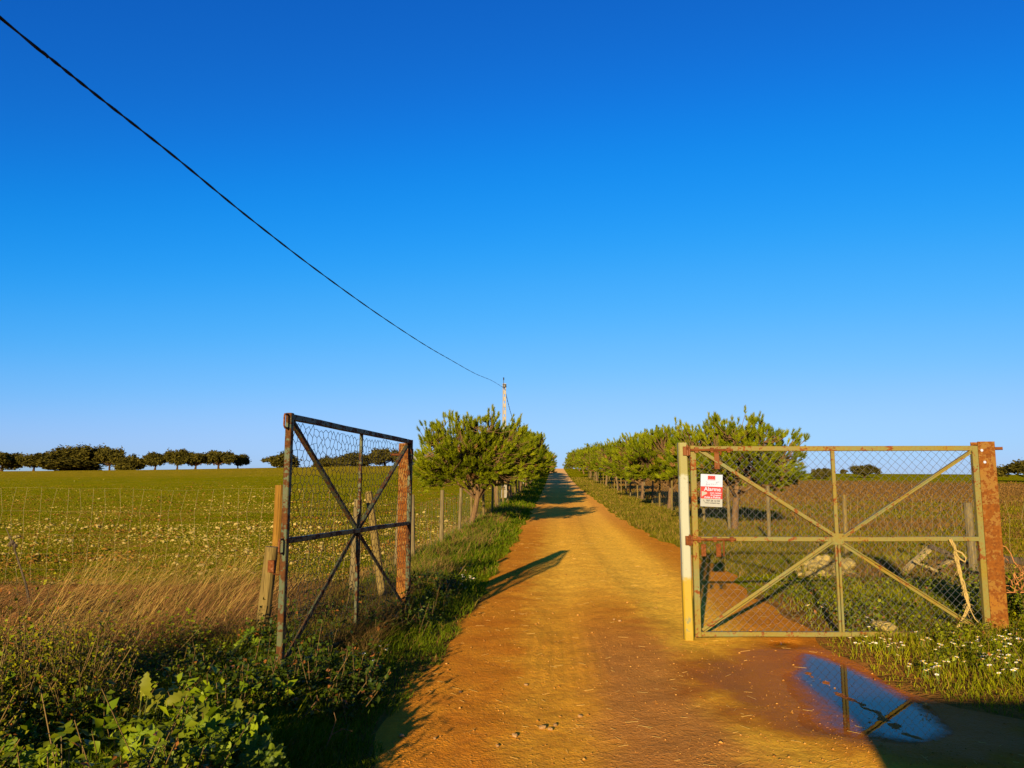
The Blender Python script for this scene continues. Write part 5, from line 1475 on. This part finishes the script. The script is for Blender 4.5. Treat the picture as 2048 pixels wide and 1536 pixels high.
# daisies
def make_daisy():
    b = MB(); b.tube([(0, 0, 0), (0.004, 0, .05), (0, 0, .10)], .0016, 4, mi=2)
    for k in range(9):
        a = k * 2 * math.pi / 9; c, s = math.cos(a), math.sin(a)
        b.poly([(c * .004 - s * .002, s * .004 + c * .002, .101), (c * .004 + s * .002, s * .004 - c * .002, .101), (c * .014 + s * .0042, s * .014 - c * .0042, .105), (c * .0185, s * .0185, .104), (c * .014 - s * .0042, s * .014 + c * .0042, .105)])
    b.tube([(0, 0, .099), (0, 0, .104), (0, 0, .107)], [.006, .006, .003], 8, mi=1)
    me = b.build('daisy', [plain('daisy_petals', (.60, .60, .54), .7), plain('daisy_eye', (.62, .36, .02), .7), plain('daisy_stem', (.10, .15, .02), .7)])
    return me
d0 = make_daisy(); first = True
g = np.random.default_rng(12); random.seed(12)
spots = []
for (cx, cy, sx, sy, n_) in ((1715, 1296, 14, 5, 4), (1755, 1292, 16, 5, 7), (1790, 1306, 18, 6, 9), (1846, 1290, 12, 6, 6), (1850, 1352, 22, 5, 12), (1900, 1300, 18, 8, 8), (1945, 1302, 18, 6, 8), (2000, 1296, 24, 8, 16),
                             (2010, 1330, 26, 10, 18), (1975, 1325, 20, 8, 8), (2020, 1360, 20, 8, 8), (1730, 1250, 30, 12, 7), (1640, 1232, 20, 12, 5), (2030, 1290, 16, 6, 8), (1880, 1325, 20, 8, 5)):
    for k in range(n_): spots.append((g.normal(cx, sx), g.normal(cy, sy), 0))
for (cx, cy, sx, sy, n_) in ((740, 1325, 12, 12, 9), (765, 1300, 10, 6, 5), (752, 1345, 10, 6, 4), (925, 1160, 12, 8, 14)):
    for k in range(n_): spots.append((g.normal(cx, sx), g.normal(cy, sy), 1))
for (px, py, side) in spots:
    p = G(px, py + 8)
    o = d0 if first else d0.copy()
    if not first: COL.objects.link(o)
    first = False
    s = random.uniform(.7, 1.1) * (1.15 if p.y > 9 else 0.85) * (1.0 if side else 1.15)
    o.location = p; o.scale = (s, s, s * random.uniform(.9, 1.35)); o.rotation_euler = (random.uniform(-.25, .35), random.uniform(-.3, .3), random.uniform(0, 6.28))
    if side: tag(o, 'small white daisy in the shaded left verge of the track', 'daisy', 'daisies in the left verge')
    else: tag(o, 'small white daisy in the grass by the closed gate', 'daisy', 'daisies in the right verge')

# dark dry stalk standing alone at the left edge, twigs in the shaded verge
p = P(42, 1190, 8.6); st = empty('dry_stalk', on(p.x, 8.6)); tag(st, 'tall dark dry weed stalk leaning left at the left edge', 'stalk')
b = MB(); q = [P(x, y_, 8.6) - st.location for x, y_ in ((60, 1210), (52, 1170), (40, 1132), (26, 1090), (12, 1056))]
b.tube(q, [.012, .010, .009, .007, .005], 6, rough=.2); b.build('stem', M['wood_dark'], st)
b = MB()
for k in range(3):
    c = q[3] + Vector((random.uniform(-.03, .03), 0, random.uniform(-.02, .05))); b.tube([c + Vector((0, 0, -.03)), c, c + Vector((0, 0, .03))], [.008, .028, .006], 7)
b.build('seed_head', M['wood_dark'], st)
for k, pts in enumerate((((585, 1385), (610, 1372), (632, 1350), (640, 1336)), ((590, 1450), (610, 1430), (635, 1400), (634, 1390)), ((650, 1500), (662, 1470), (672, 1440), (668, 1425)))):
    Y0 = G(pts[0][0], pts[0][1] + 20).y
    q = [P(x, y_, Y0) for x, y_ in pts]; o = empty('dry_twig', q[0]); tag(o, ['forked pale twig beside the foot of the open gate', 'thin bare twig rising from the shaded verge below the gate', 'crooked bare twig nearest the track in the shaded verge'][k], 'twig', 'bare twigs in the verge')
    b = MB(); b.tube([x - q[0] for x in q], [.004, .0035, .003, .002], 5); b.tube([q[1] - q[0], q[1] - q[0] + Vector((.06, .01, .03)), q[1] - q[0] + Vector((.12, 0, .02))], [.003, .0025, .0015], 5)
    b.build('stem', M['bark'], o)
